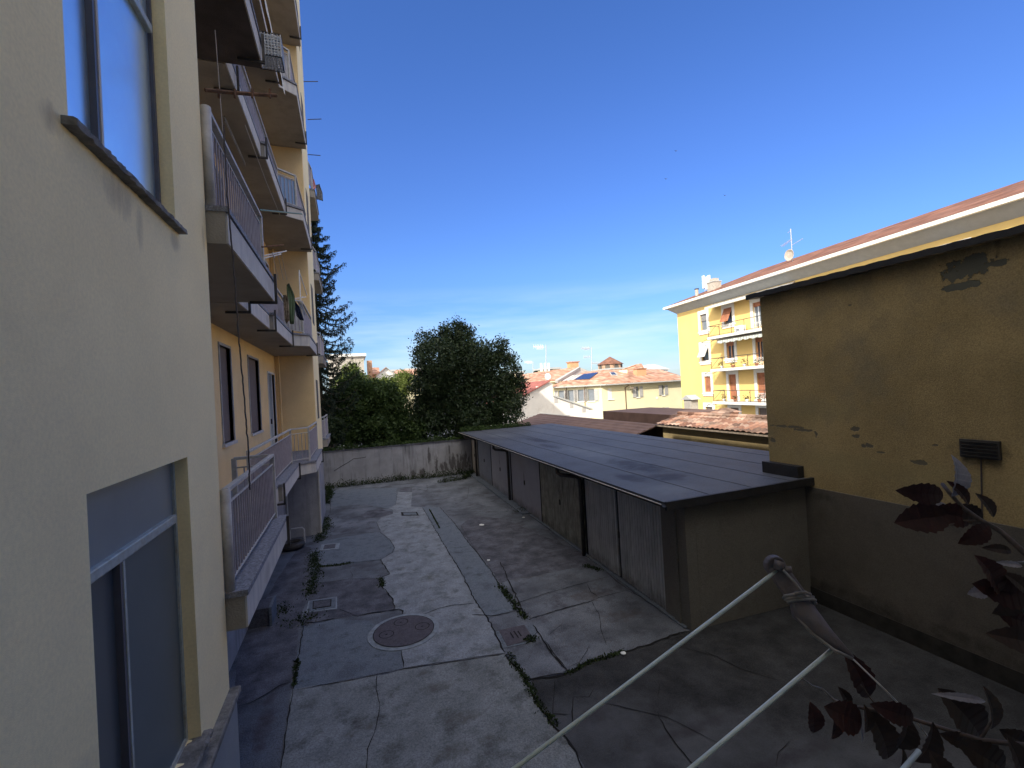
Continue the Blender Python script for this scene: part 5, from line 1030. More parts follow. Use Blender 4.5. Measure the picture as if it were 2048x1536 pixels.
# local x from 0 (kink) to -LL (left end), y 0 = face, positive y into the house
def wingx(px, py):
    nrm = Vector((-math.sin(ang), math.cos(ang), 0)); d = ray(px, py); t_ = (Vector((kx, CYY, 0)) - Vector((0, 0, H))).dot(nrm) / d.dot(nrm); q = Vector((0, 0, H)) + d * t_
    return (q - Vector((kx, CYY, 0))).dot(Vector((math.cos(ang), math.sin(ang), 0)))
LL = -wingx(1108, 790)
b = MB(Lf); lh = [(wingx(c_, 785) - .42, wingx(c_, 785) + .42, 2.25, 3.75) for c_ in (1182, 1161.5, 1142, 1123)]
b.wall('Y', 0, -.3, -LL, 0, 0, ze + .1, lh); b.build('wall', 'cream', cr_)
for h in lh: shutterwin(cr_, *h, xf=Lf, Yp=0.0)
ek = Lf(Vector((0, 0, 0))); el_ = Lf(Vector((-LL, 0, 0))); ekr = Lf(Vector((-2, 5.5, 0))); 
rz_ = cw(*z8(1040, 340))[1]
ov_ = .7
def roofpoly(pts, m, parent, name='roof', th=.12):
    b = MB(); n = len(pts); b.v = [tuple(p) for p in pts] + [tuple(Vector(p) - Vector((0, 0, th))) for p in pts]; b.f.append(tuple(range(n))); b.f.append(tuple(range(n, 2 * n))[::-1])
    for i in range(n): j = (i + 1) % n; b.f.append((i, j, n + j, n + i))
    return b.build(name, m, parent)
K0 = Vector((kx + .2, CYY - ov_, ze + .05)); R0 = Vector((xe + .8, CYY - ov_, ze + .05)); rk = on(*z8(1075, 338), Y=CYY + 5); r1 = on(*z8(1700, 335), Y=CYY + 5); r2_ = on(*z8(1900, 390), Y=CYY + 2.5)
roofpoly([K0, R0, r2_, r1, rk], 'roof_f', cr_)
Lo = Lf(Vector((-LL - .3, -ov_, 0))); Lo.z = ze + .05; lr_ = on(1166, 744, Y=CYY + 12)
roofpoly([Lo, K0, rk, lr_], 'roof_f', cr_)
b = MB(); b.bar(K0 + Vector((0, 0, -.12)), R0 + Vector((0, 0, -.12)), .16, .14); b.bar(Lo + Vector((0, 0, -.12)), K0 + Vector((0, 0, -.12)), .16, .14); b.build('gutter', 'cornice', cr_)
b = MB(); b.box(kx, xe + .5, CYY - ov_ + .1, CYY - .02, ze - .12, ze - .05); b.build('eave_soffit', 'wood', cr_)
for px in (1310,):
    xx = cw(*z8(px, 600))[0]; b = MB(); b.path([(xx + .2, CYY - .75, ze - .1), (xx + .2, CYY - .6, ze - .3), (xx, CYY - .08, ze - .6), (xx, CYY - .08, 0)], .055, 8); b.build('downpipe', 'rust', cr_)
for xl in (wingx(1170, 800), wingx(1133, 800)):
    a = Lf(Vector((xl, -.08, 0))); b = MB(); b.path([(a.x, a.y - .4, ze - .1), (a.x, a.y, ze - .6), (a.x, a.y, 0)], .05, 6); b.build('downpipe', 'rust', cr_)
# skylight, chimney, solar panels on its roof
def onroof(px, py, P0, P1, P2):
    n = (P1 - P0).cross(P2 - P0); d = ray(px, py); t = (P0 - Vector((0, 0, H))).dot(n) / d.dot(n); return Vector((0, 0, H)) + d * t
def roofpanel(name, pxs, plane, m, parent, lift=.06):
    pts = [onroof(*z8(*p), *plane) + Vector((0, 0, lift)) for p in pxs]; return roofpoly(pts, m, parent, name, .05)
RP = (K0, R0, rk); LP = (Lo, K0, rk)
sk = roofpanel('skylight', [(1150, 405), (1230, 405), (1190, 368), (1130, 370)], RP, 'grey_r', cr_); roofpanel('pane', [(1158, 400), (1215, 400), (1185, 373), (1142, 374)], RP, 'glass', sk, .08)
for k, (a, c_) in enumerate((((740, 458), (900, 450)), )):
    for j in range(4):
        p0 = (740 + 42 * j, 458 - 2 * j); p1 = (778 + 42 * j, 456 - 2 * j); t1 = (880 + 42 * j, 392 - 5 * j); t0 = (842 + 42 * j, 394 - 5 * j)
        roofpanel('solar_panel', [p0, p1, t1, t0], LP, 'solar', cr_, .12)
for j in range(3):
    roofpanel('solar_panel', [(600 + 45 * j, 472 - 5 * j), (632 + 45 * j, 470 - 5 * j), (740 + 42 * j, 405 - 4 * j), (712 + 42 * j, 408 - 4 * j)], LP, 'grey_r', cr_, .10)
q = onroof(*z8(1478, 395), *RP); b = MB(); b.box(q.x - .75, q.x + .75, q.y - .4, q.y + .4, q.z - .5, q.z + .75); cb_ = b.build('chimney', 'orange_r', cr_); MB().box(q.x - .85, q.x + .85, q.y - .5, q.y + .5, q.z + .752, q.z + .85).build('cap', 'roof_f', cb_)
# small dormer / white wall triangle between the roof planes
pts = [onroof(*z8(*p), *RP) + Vector((0, -.0, .05)) for p in ((1240, 362), (1335, 380), (1335, 345), (1250, 350))]; roofpoly(pts, 'cream', cr_, 'dormer', .2)
# swallow of a lamp and plates
x_, z_ = cw(*z8(1375, 545)); b = MB(); b.tube((x_, CYY, z_), (x_ - .2, CYY - .6, z_), .04, 6); b.box(x_ - .5, x_, CYY - .7, CYY - .45, z_ - .1, z_ + .1); b.build('wall_lamp', 'wood', cr_)
x_, z_ = cw(*z8(1672, 660)); b = MB(); b.xf = None; b.tube((x_, CYY - .04, z_), (x_, CYY + .01, z_), .17, 12); b.build('wall_plate', 'trim', cr_)

# ================================================================== WHITE GABLE HOUSE
GY = 39.0
wg = thing('white_gable_house', 'whitewashed blank gable wall with red sheet roof, half in diagonal shadow', 'house', (17, GY, 0))
def gw(px, py, dy=0): return on(px, py, Y=GY + dy)
prof = [(1018, 807), (1080, 772), (1097, 763), (1105, 767), (1106, 791), (1179, 817)]
P = [gw(*p) for p in prof]; poly = [(P[0].x, 0.0)] + [(p.x, p.z) for p in P] + [(P[-1].x, 0.0)]
b = MB(); n = len(poly); b.v = [(x, GY, z) for x, z in poly] + [(x, GY + 8, z) for x, z in poly]; b.f.append(tuple(range(n))); b.f.append(tuple(range(n, 2 * n))[::-1])
for i in range(n): j = (i + 1) % n; b.f.append((i, j, n + j, n + i))
b.build('wall', 'white_r', wg)
def slope(a, c_, m, nm, th=.1, ov=.25, deep=8.2):
    d = Vector((0, 0, .06)); p0, p1 = Vector((a.x, GY - ov, a.z)) + d, Vector((c_.x, GY - ov, c_.z)) + d
    return roofpoly([p0, p1, p1 + Vector((0, deep, 0)), p0 + Vector((0, deep, 0))], m, wg, nm, th)
slope(P[0] + Vector((-.4, 0, -.15)), P[2] + Vector((.1, 0, .05)), 'roof_r', 'roof'); slope(P[4], P[5] + Vector((.3, 0, -.08)), 'cornice', 'roof', .14, .12)
for (px, py) in ((1112, 801), (1143, 811), (1168, 820)):
    q = gw(px, py); b = MB(); b.box(q.x - .18, q.x + .18, GY - .02, GY + .01, q.z - .22, q.z + .22); b.build('vent', 'grey_r', wg)
q = gw(1076, 777); MB().box(q.x - .2, q.x + .2, GY - .02, GY + .01, q.z - .2, q.z + .2).build('vent', 'white_r', wg)

# ================================================================== MORE HOUSES
def house(name, label, pts_px, Yp, depth, wall_m, roof_m, ridge=True, cat='house', wins=None):
    """gabled house: pts_px = eave left, eave right, ridge left, ridge right (pixels) at distance Yp"""
    a, c_, r0, r1 = [on(*p, Y=Yp) for p in pts_px]; t = thing(name, label, cat, (a.x, Yp, 0))
    b = MB(); b.box(a.x + .3, c_.x - .3, Yp + .3, Yp + depth, 0, min(a.z, c_.z)); b.build('wall', wall_m, t)
    R0_, R1_ = on(*pts_px[2], Y=Yp + depth / 2), on(*pts_px[3], Y=Yp + depth / 2)
    roofpoly([Vector((a.x, Yp, a.z)), Vector((c_.x, Yp, c_.z)), R1_, R0_], roof_m, t)
    roofpoly([R0_, R1_, Vector((c_.x, Yp + depth, c_.z)), Vector((a.x, Yp + depth, a.z))], roof_m, t)
    b = MB(); b.quad((a.x + .3, Yp + .3, a.z - .1), (a.x + .3, Yp + depth - .3, a.z - .1), (R0_.x + .3, Yp + depth / 2, R0_.z - .15)); b.quad((c_.x - .3, Yp + .3, c_.z - .1), (c_.x - .3, Yp + depth - .3, c_.z - .1), (R1_.x - .3, Yp + depth / 2, R1_.z - .15)); b.build('gable', wall_m, t)
    for (px, py, w_, h_) in (wins or []):
        q = on(px, py, Y=Yp + .3); fr = MB().box(q.x - w_ / 2, q.x + w_ / 2, Yp + .24, Yp + .31, q.z - h_ / 2, q.z + h_ / 2).build('window', 'shutter_d', t)
    return t
# house behind the white gable with the grey verge
t = thing('terracotta_roofed_house', 'long terracotta roof rising to a dark-edged gable behind the white gable house', 'house', (24, 56, 0)); YH = 56.0
e0, e1, g1, g0 = on(1044, 766, Y=YH), on(1110, 760, Y=YH), on(1156, 734, Y=YH + 5), on(1090, 742, Y=YH + 5)
b = MB(); b.box(e0.x + .3, e1.x + 6.5, YH + .4, YH + 12, 0, e0.z - .1); b.build('wall', 'cream', t)
roofpoly([e0, e1, g1, g0], 'roof_f', t); g2 = on(1184, 744, Y=YH + 5.1); roofpoly([g1, g1 + Vector((.35, 0, 0)), e1 + Vector((.4, 0, -.1)), e1], 'cornice', t, 'verge', .35)
roofpoly([g1 + Vector((0, .1, .05)), g2, g2 + Vector((0, 4, 0)), g1 + Vector((0, 4, 0))], 'cornice', t, 'verge', .3)
b = MB(); b.quad(e1 + Vector((.2, .1, -.2)), g1 + Vector((.2, .1, -.2)), g2 + Vector((0, .1, -.2)), g2 + Vector((0, .1, -2.2)), e1 + Vector((.2, .1, -1))); b.build('gable', 'grey_r', t)
q = on(1150, 728, Y=YH + 5); cb_ = MB().box(q.x - .7, q.x + .7, YH + 5.2, YH + 6.2, q.z - 1.2, q.z + .25).build('chimney', 'orange_r', t); MB().box(q.x - .85, q.x + .85, YH + 5.1, YH + 6.3, q.z + .252, q.z + .4).build('cap', 'roof_f', cb_)
house('distant_house', 'low terracotta roof far left of the television masts', ((1040, 757), (1095, 752), (1048, 748), (1090, 742)), 72, 8, 'cream', 'roof_f', wins=((1048, 765, 1.2, 1.4), (1060, 764, 1.2, 1.4)))
b = MB(); 
def flat(name, label, x0, x1, ytop, Yp, depth, m, capm='cornice', cat='building', wins=()):
    a, c_ = on(x0, ytop, Y=Yp), on(x1, ytop, Y=Yp); z = (a.z + c_.z) / 2; t = thing(name, label, cat, (a.x, Yp, 0))
    MB().box(a.x, c_.x, Yp, Yp + depth, 0, z - .35).build('wall', m, t); MB().box(a.x - .3, c_.x + .3, Yp - .3, Yp + depth + .3, z - .35, z).build('roof', capm, t)
    for (px, py, w_, h_) in wins:
        q = on(px, py, Y=Yp); MB().box(q.x - w_ / 2, q.x + w_ / 2, Yp - .05, Yp + .01, q.z - h_ / 2, q.z + h_ / 2).build('window', 'shutter_d', t)
    return t
flat('distant_block', 'pale cream flat-roofed block beyond the big evergreen', 1034, 1046, 742, 85, 6, 'cream', wins=((1037, 752, 1.2, 1.5), (1042, 752, 1.2, 1.5)))
flat('distant_block', 'small cream penthouse above the terracotta ridge', 1091, 1119, 735, 90, 6, 'cream', wins=((1100, 740, 1.2, .8),))
flat('distant_block', 'grey-roofed block between tower and yellow building', 1222, 1262, 735, 95, 8, 'cream', 'cornice')
house('distant_house', 'grey-roofed white gabled house left of the yellow building', ((1286, 738), (1340, 738), (1296, 729), (1312, 729)), 78, 10, 'white_r', 'grey_r')
house('distant_house', 'tiny brick-fronted gable beside the grey roofs', ((1268, 736), (1288, 735), (1274, 728), (1283, 727)), 74, 4, 'brick', 'roof_f')
flat('concrete_block', 'dull grey-beige block with pale parapet beside the spruce', 655, 727, 708, 62, 12, 'chim', 'trim')
house('distant_house', 'terracotta house with orange wall left of the white gable', ((737, 748), (760, 748), (740, 735), (758, 735)), 70, 8, 'orange_r', 'roof_f')
q = on(739, 728, Y=69); cb_ = MB().box(q.x - .35, q.x + .35, 69, 69.7, q.z - 4, q.z + .5).build('chimney_stack', 'brick'); tag(cb_, 'slim brick chimney rising above the left treetops', 'chimney')
# white gable facing us
t = thing('distant_house', 'house with grey-white gable and terracotta roof above the bushes', 'house', (0, 66, 0)); e0, ap, e1 = on(752, 752, Y=66), on(772, 735, Y=66), on(792, 752, Y=66)
b = MB(); b.prism([(e0.x, 66), (e1.x, 66), (e1.x, 74), (e0.x, 74)], 0, e0.z); b.quad((e0.x, 66, e0.z), (e1.x, 66, e1.z), (ap.x, 66, ap.z)); b.build('wall', 'white_r', t)
roofpoly([Vector((e0.x - .4, 65.7, e0.z - .2)), Vector((ap.x, 65.7, ap.z + .1)), Vector((ap.x, 74, ap.z + .1)), Vector((e0.x - .4, 74, e0.z - .2))], 'roof_f', t); roofpoly([Vector((e1.x + .4, 65.7, e1.z - .2)), Vector((ap.x, 65.7, ap.z + .1)), Vector((ap.x, 74, ap.z + .1)), Vector((e1.x + .4, 74, e1.z - .2))], 'cornice', t)
house('distant_house', 'cream house with terracotta roof just left of the big evergreen', ((788, 750), (850, 748), (792, 740), (846, 738)), 75, 9, 'cream', 'roof_f')
flat('distant_block', 'tiny pale block between the left gable and the evergreen', 784, 802, 739, 100, 8, 'grey_r')
flat('distant_block', 'broad cream block behind the evergreen crown', 812, 850, 736, 110, 8, 'white_r')
# octagonal church lantern
TY = 120.0; a, c_ = on(1198, 736, Y=TY), on(1243, 733, Y=TY); cx, rr_ = (a.x + c_.x) / 2, (c_.x - a.x) / 2; zb0 = on(1220, 760, Y=TY).z; zb1 = on(1220, 729, Y=TY).z; za_ = on(1219, 713, Y=TY).z
tw = thing('church_tower', 'octagonal brick church lantern with low pyramid tile roof on the skyline', 'tower', (cx, TY, 0))
b = MB(); b.prism([(cx + rr_ * .93 * math.cos(2 * math.pi * (k + .5) / 8), TY + rr_ * .93 * math.sin(2 * math.pi * (k + .5) / 8)) for k in range(8)], 0, zb1); b.build('drum', 'brick', tw)
b = MB(); rp = [(cx + rr_ * 1.06 * math.cos(2 * math.pi * (k + .5) / 8), TY + rr_ * 1.06 * math.sin(2 * math.pi * (k + .5) / 8), zb1) for k in range(8)]
b.v = rp + [(cx, TY, za_)]; b.f = [(k, (k + 1) % 8, 8) for k in range(8)] + [tuple(range(8))]; b.build('roof', 'roof_b', tw)
for k in range(8):
    t_ = 2 * math.pi * (k) / 8; r_ = rr_ * .93 * math.cos(math.pi / 8); px_, py_ = cx + r_ * math.cos(t_), TY + r_ * math.sin(t_); wn_ = MB(); n_ = Vector((math.cos(t_), math.sin(t_), 0)); sd = Vector((-n_.y, n_.x, 0))
    zc_ = (zb1 + on(1220, 738, Y=TY).z) / 2; pl = []
    for j in range(7): an = math.pi * j / 6; pl.append(Vector((px_, py_, zc_ - .1)) + n_ * .03 + sd * .75 * math.cos(an) + Vector((0, 0, .8 * math.sin(an))))
    pl += [Vector((px_, py_, zc_ - 1.0)) + n_ * .03 - sd * .75, Vector((px_, py_, zc_ - 1.0)) + n_ * .03 + sd * .75]; wn_.quad(*pl); wn_.build('arched_window', 'reveal', tw)
# television antennas
def antenna(px, ybot, ytop, Yp, label, kind=0):
    q0, q1 = on(px, ybot, Y=Yp), on(px, ytop, Y=Yp); t = thing('tv_antenna', label, 'antenna', tuple(q0)); r_ = .045
    MB().tube(q0, q1, r_, 5).build('mast', 'antenna', t); b = MB(); Hh = q1.z - q0.z
    for k, (fz, ln) in enumerate(((.97, 1.3), (.93, .9), (.60, 1.0), (.33, 1.2))[: 4 if kind == 0 else 2]):
        z = q0.z + Hh * fz; sg = -1 if k < 3 else 1; b.tube((q0.x, Yp, z), (q0.x + sg * ln, Yp, z - .05), .035, 4)
        for j in range(6): x = q0.x + sg * ln * (j + 1) / 6; b.tube((x, Yp, z - .22), (x, Yp, z + .22), .018, 4)
    if kind == 1:
        for j in (-.5, 0, .45): b.box(q0.x + j - .12, q0.x + j + .12, Yp - .05, Yp + .05, q0.z + Hh * .30, q0.z + Hh * .52)
    b.build('aerial', 'antenna' if kind == 0 else 'white_p', t); return t
antenna(1183, 742, 694, 52, 'tall antenna mast left of the church lantern')
antenna(1092, 765, 690, 50, 'antenna mast with white panels over the white gable', 1)
antenna(1066, 748, 723, 70, 'faint thin antenna far behind the white gable', 2)
antenna(1021, 768, 705, 60, 'thin antenna at the right edge of the big evergreen', 2)
q = on(1095, 758, Y=53); t = thing('satellite_dish', 'small white satellite dish on the terracotta roof behind the white gable', 'satellite dish', tuple(q))
b = MB(); b.lathe((0, 0, 0), [(.03, 0), (.3, .05), (.42, .14), (.40, .15)], 14); b.xf = lambda p: q + Vector((p.x, -p.z, p.y + .3)); b.build('reflector', 'white_p', t); MB().tube(q - Vector((0, -.1, 1.2)), q + Vector((0, .05, .3)), .03, 5).build('pole', 'antenna', t)

# ================================================================== TREES
def blob_points(blobs, n, shell=.35):
    P = []; w_ = np.array([(b[3] * b[4] * b[5]) ** .75 for b in blobs]); w_ = w_ / w_.sum(); cnt = rng.multinomial(n, w_)
    for (x, y, z, rx, ry, rz2), k in zip(blobs, cnt):
        d = rng.normal(size=(k, 3)); d /= np.linalg.norm(d, axis=1)[:, None]; r_ = (1 - shell * rng.random((k, 1)) ** 1.5) * (1 + .10 * rng.normal(size=(k, 1)))
        P.append(np.array([x, y, z]) + d * r_ * [rx, ry, rz2])
    return np.concatenate(P)
def tree(name, label, base, trunk_h, blobs, n, size, lm, group=None, tr=.16, cat='tree', clump=0):
    t = thing(name, label, cat, tuple(base), group); bx_, by_, bz_ = base
    b = MB(); b.path([(bx_, by_, bz_), (bx_ + .08, by_, bz_ + trunk_h * .5), (bx_ - .05, by_, bz_ + trunk_h)], [tr, tr * .8, tr * .6], 8)
    for (x, y, z, rx, ry, rz2) in blobs[:14]: b.path([(bx_, by_, bz_ + trunk_h * random.uniform(.4, 1)), ((bx_ + x) / 2, (by_ + y) / 2, (bz_ + trunk_h + z) / 2), (x, y, z + rz2 * .3)], [tr * .5, tr * .3, tr * .12], 6)
    b.build('trunk', 'bark', t)
    P = blob_points(blobs, n)
    if clump:
        # gather leaves into sprays so that light and dark clumps show
        cc_ = P[rng.integers(0, len(P), clump)]; idx = rng.integers(0, clump, n); P = np.where(rng.random((n, 1)) < .7, cc_[idx] + rng.normal(size=(n, 3)) * .17, P)
    v, f = leaf_cloud(P, size, droop=.25); np_mesh('crown', v, f, lm, t); return t
# big evergreen: blobs measured from the outline at Y=28
def bl(px, py, r_px, Yp, dy=0, f=1.0):
    q = on(px, py, Y=Yp + dy); s_ = r_px * (Yp + dy) / 880.0 * 1.05; return (q.x, q.y, q.z, s_, s_, s_ * f)
bt = [bl(915, 688, 36, 28), bl(905, 672, 18, 28), bl(880, 720, 42, 28), bl(940, 722, 32, 28), bl(985, 708, 24, 28), bl(1000, 740, 38, 28), bl(1020, 785, 30, 28), bl(862, 765, 36, 28), bl(840, 780, 18, 28), bl(920, 765, 50, 28), bl(970, 800, 45, 28), bl(1010, 825, 28, 28), bl(880, 820, 40, 28), bl(930, 840, 38, 27.6), bl(860, 680, 16, 28), bl(852, 705, 18, 28), bl(1005, 690, 12, 28), bl(1035, 765, 16, 28), bl(1038, 800, 14, 28), bl(975, 840, 26, 27.4), bl(850, 850, 30, 27.5), bl(930, 662, 15, 28), bl(1012, 720, 16, 28)]
bt += [bl(905, 860, 34, 27.8), bl(945, 865, 34, 27.6), bl(870, 865, 26, 27.6), bl(985, 862, 24, 27.4), bl(925, 730, 45, 28), bl(900, 790, 48, 28), bl(990, 775, 40, 28), bl(850, 815, 26, 28), bl(1000, 850, 24, 27.4)]
bt += [(x + random.uniform(-.4, .4), y + random.choice((-1, 1)) * random.uniform(.6, 1.6), z + random.uniform(-.3, .3), a * .8, b_ * .8, c_ * .8) for (x, y, z, a, b_, c_) in bt[:15]]
c0 = on(925, 860, Y=28)
_e = []
for (x, y, z, a, b_, c_) in bt[:23]:
    for _ in range(5):
        d_ = Vector((random.gauss(0, 1), random.gauss(0, .6), random.gauss(.25, 1))).normalized(); k_ = random.uniform(.22, .42)
        _e.append((x + d_.x * a * .95, y + d_.y * a * .95, z + d_.z * a * .95, a * k_, a * k_, a * k_ * random.uniform(.9, 1.5)))
bt += _e
tree('evergreen_tree', 'big rounded dark evergreen tree behind the far yard wall', (c0.x, 28, 0), 4, bt, 110000, .15, 'leaf_big', clump=4200)
# darker bushes left of it
bb = [bl(745, 800, 32, 28.5), bl(700, 800, 34, 28.5), bl(780, 820, 34, 28.5), bl(735, 850, 40, 28), bl(690, 850, 34, 28), bl(800, 860, 36, 28), bl(770, 785, 18, 28.5), bl(665, 820, 28, 28.5), bl(760, 870, 30, 27.4), bl(830, 870, 24, 27.4), bl(700, 765, 15, 29)]
_e = []
for (x, y, z, a, b_, c_) in bb:
    for _ in range(5):
        d_ = Vector((random.gauss(0, 1), random.gauss(-.4, .6), random.gauss(.3, 1))).normalized(); k_ = random.uniform(.2, .4)
        _e.append((x + d_.x * a * .95, y + d_.y * a * .95, z + d_.z * a * .95, a * k_, a * k_, a * k_))
bb += _e
c0 = on(740, 880, Y=28.5); tree('leafy_bush', 'broad dark green bushes filling the gap between spruce and evergreen', (c0.x, 28.5, 0), 2, bb, 60000, .16, 'leaf_bush', clump=900, cat='bush')
bb = [bl(700, 752, 18, 38), bl(690, 775, 22, 38), bl(720, 770, 20, 38), bl(705, 738, 9, 38), bl(725, 790, 22, 38)]
c0 = on(705, 800, Y=38); tree('lime_tree', 'sunlit yellow-green treetop below the concrete block', (c0.x, 38, 0), 4, bb, 12000, .17, 'leaf_lime', clump=500)
bb = [bl(775, 772, 16, 40), bl(800, 768, 18, 40), bl(820, 765, 16, 40), bl(760, 785, 18, 40), bl(790, 790, 22, 40), bl(752, 768, 9, 40), bl(808, 755, 9, 40)]
c0 = on(790, 800, Y=40); tree('lime_tree', 'sunlit yellow-green treetop between bushes and evergreen', (c0.x, 40, 0), 4, bb, 13000, .17, 'leaf_lime', clump=500)
bb = [bl(660, 870, 20, 24.4), bl(672, 850, 12, 24.6), bl(655, 845, 10, 24.6)]
c0 = on(662, 900, Y=25.6); tree('ivy_bush', 'rounded ivy bush on top of the far wall beside the apartment block', (c0.x, 25.4, 0), 1.6, [(x, 25.5, z, a, b_, c_) for (x, y, z, a, b_, c_) in bb], 7000, .10, 'leaf_big', cat='bush', tr=.06)
# creeper along the wall top
P = []
for k in range(5200):
    t_ = random.random(); q = wl.lerp(wr, t_); hgt = .10 + .22 * abs(math.sin(t_ * 11) * math.sin(t_ * 23 + 1)); P.append((q.x, q.y + random.uniform(-.05, .35), 1.80 + .04 * t_ + random.random() ** 2 * hgt))
v, f = leaf_cloud(np.array(P), .09); tag(np_mesh('creeper', v, f, 'leaf_bush'), 'leafy creeper running along the top of the far yard wall', 'creeper', kind='stuff')
P = [];
for k in range(2600):
    a = G(Vector((random.uniform(-.5, 3.6), GL + random.gauss(.1, .12), 2.25))); P.append((a.x, a.y, a.z + random.random() ** 2 * .22))
v, f = leaf_cloud(np.array(P), .08); tag(np_mesh('creeper', v, f, 'leaf_bush'), 'low greenery spilling over the far end of the garage roof', 'creeper', kind='stuff')
# spruce
sx, sy = on(634, 700, Y=27.5).x, 27.5
sp = thing('spruce_tree', 'tall dark spruce with drooping branches beside the apartment block', 'tree', (sx, sy, 0)); SH = on(640, 425, Y=sy).z + .6
MB().path([(sx, sy, 0), (sx, sy, SH * .6), (sx, sy, SH)], [.24, .14, .02], 8).build('trunk', 'bark', sp)
def sprofile(z):
    # reach of the branches at height z, from the photographed outline
    T = [(0, 2.3), (4.5, 2.2), (6.0, 1.95), (7.5, 1.9), (8.4, 1.6), (9.2, 2.5), (10.2, 1.3), (11.0, 1.3), (12.2, 1.5), (13.0, 1.0), (14.5, .3), (16, .1)]
    for (z0, r0), (z1, r1) in zip(T, T[1:]):
        if z0 <= z <= z1: return r0 + (r1 - r0) * (z - z0) / (z1 - z0)
    return .1
NP = []; ND = []; br = MB(); z = 2.0
while z < SH - .2:
    nb_ = 9
    for k in range(nb_):
        an = 2 * math.pi * (k + random.random() * .8) / nb_; Lb = sprofile(z) * random.uniform(.6, 1.15); zz = z + random.uniform(-.12, .12); pts = []
        for j in range(9):
            t_ = j / 8; pts.append(Vector((sx + math.cos(an) * Lb * t_, sy + math.sin(an) * Lb * t_, zz - .30 * Lb * math.sin(t_ * 2.2) + .30 * Lb * t_ ** 3)))
        br.path(pts, [.03 - .024 * j / 8 for j in range(9)], 4)
        for j in range(1, 9):
            for _ in range(6):
                a = pts[j - 1].lerp(pts[j], random.random()); w2 = .34 * (1 - .75 * t_ * j / 8); side = random.uniform(-w2, w2); out_ = random.uniform(.05, .22)
                mid_ = a + Vector((-math.sin(an) * side + math.cos(an) * out_, math.cos(an) * side + math.sin(an) * out_, -abs(side) * .25 + .02)); tip = mid_ + Vector((0, 0, -random.uniform(.06, .26)))
                for p_, q_, m_ in ((a, mid_, 5), (mid_, tip, 5)):
                    dv = (q_ - p_).normalized()
                    for i in range(m_):
                        q = p_.lerp(q_, i / m_); NP.append((q.x + random.gauss(0, .008), q.y + random.gauss(0, .008), q.z + random.gauss(0, .006))); ND.append((dv.x + random.gauss(0, .3), dv.y + random.gauss(0, .3), dv.z + random.gauss(0, .3)))
    z += .46
br.build('branches', 'bark', sp); v, f = leaf_cloud(np.array(NP), .10, aspect=.30, ndir=np.array(ND)); np_mesh('crown', v, f, 'needle', sp)
# dark row of trees far off
for (px, py, r_, Yd, lb) in ((1073, 748, 6, 95, 'small dark pine crown on the skyline near the antennas'),):
    bb = [bl(px, py - 1, r_, Yd), bl(px - 4, py + 3, r_ * .6, Yd), bl(px + 4, py + 2, r_ * .6, Yd)]; c0 = on(px, py + 12, Y=Yd); tree('pine_tree', lb, (c0.x, Yd, 0), 5, bb, 900, .35, 'needle')

# ================================================================== FOREGROUND: DRYING ARM, LINES, PLANT
D = .92
ar = thing('clothesline_bracket', 'grey metal clothesline arm with wound cord in front of the dark ramp', 'clothesline arm', tuple(at(1560, 1130, D)))
a, c_ = at(1549, 1131, D), at(1614, 1222, D); view = _f
b = MB(); b.bar(a, c_, .030, .012, up=tuple(_f)); b.tube(a - _f * .006, a + _f * .006, .0165, 16); b.build('plate', 'arm', ar, bevel=.002)
p0, p1, p2, p3 = at(1588, 1185, D - .01), at(1606, 1222, D - .01), at(1650, 1270, D - .01), at(1706, 1316, D - .01)
b = MB(); b.path([p0, p1, p2, p3], [.010, .0185, .013, .003], 10); b.xf = None; b.build('spindle', 'arm', ar, smooth=True)
b = MB(); b.tube(at(1560, 1122, D - .012), at(1556, 1140, D - .012), .008, 10); b.tube(at(1574, 1133, D - .01), at(1578, 1146, D - .01), .006, 8); b.build('pulley', 'arm', ar, smooth=True)
wp = []
for k in range(26):
    t_ = k / 25; an = 2 * math.pi * t_ * 3; ctr = at(1592 + 14 * t_, 1190 + 16 * t_, D - .01); wp.append(ctr + _r * .021 * math.cos(an) + _u * .010 * math.sin(an) - _f * .015 * math.sin(an))
b = MB(); b.path(wp, .0022, 6); b.path([at(1566, 1140, D - .02), at(1590, 1165, D - .02), at(1608, 1190, D - .03), at(1616, 1196, D - .02)], .002, 6)
b.path([at(1586, 1196, D - .02), at(1594, 1232, D - .02), at(1622, 1265, D - .02), at(1668, 1300, D - .02), at(1706, 1318, D - .02)], .0025, 6)
b.path([at(1590, 1186, D - .03), at(1612, 1184, D - .035), at(1622, 1190, D - .03)], .002, 6); b.build('wound_cord', 'twig_p', ar, smooth=True)
b = MB(); b.path([at(1706, 1318, D), at(1760, 1370, D), at(1830, 1440, D + .05), at(1920, 1560, D + .1)], .0012, 5); b.build('stay_wire', 'cord_w', ar)
for i, (pa, pb, lb) in enumerate((((1553, 1142), (900, 1634), 'upper pale plastic clothesline running down from the arm tip'), ((1668, 1296), (1180, 1705), 'lower pale plastic clothesline running down from the arm middle'), ((1838, 1502), (1700, 1660), 'short stretch of clothesline among the red leaves'))):
    b = MB(); b.path([at(*pa, D - .005), at((pa[0] + pb[0]) / 2, (pa[1] + pb[1]) / 2 + 1, D * .93), at(*pb, D * .86)], .0030, 8); tag(b.build('clothesline', 'wire', smooth=True), lb, 'clothesline', 'clotheslines of the arm')
pl = thing('red_leaved_plant', 'spiny-leaved shrub with dark red leaves reaching in at the lower right', 'plant', tuple(at(2150, 1560, .95)))
def stem(pts, r_, m='twig', d=.95): b = MB(); b.path([at(x, y, d + .02 * (i % 2)) for i, (x, y) in enumerate(pts)], [r_ * (1 - .5 * i / len(pts)) for i in range(len(pts))], 7); b.build('stem', m, pl, smooth=True)
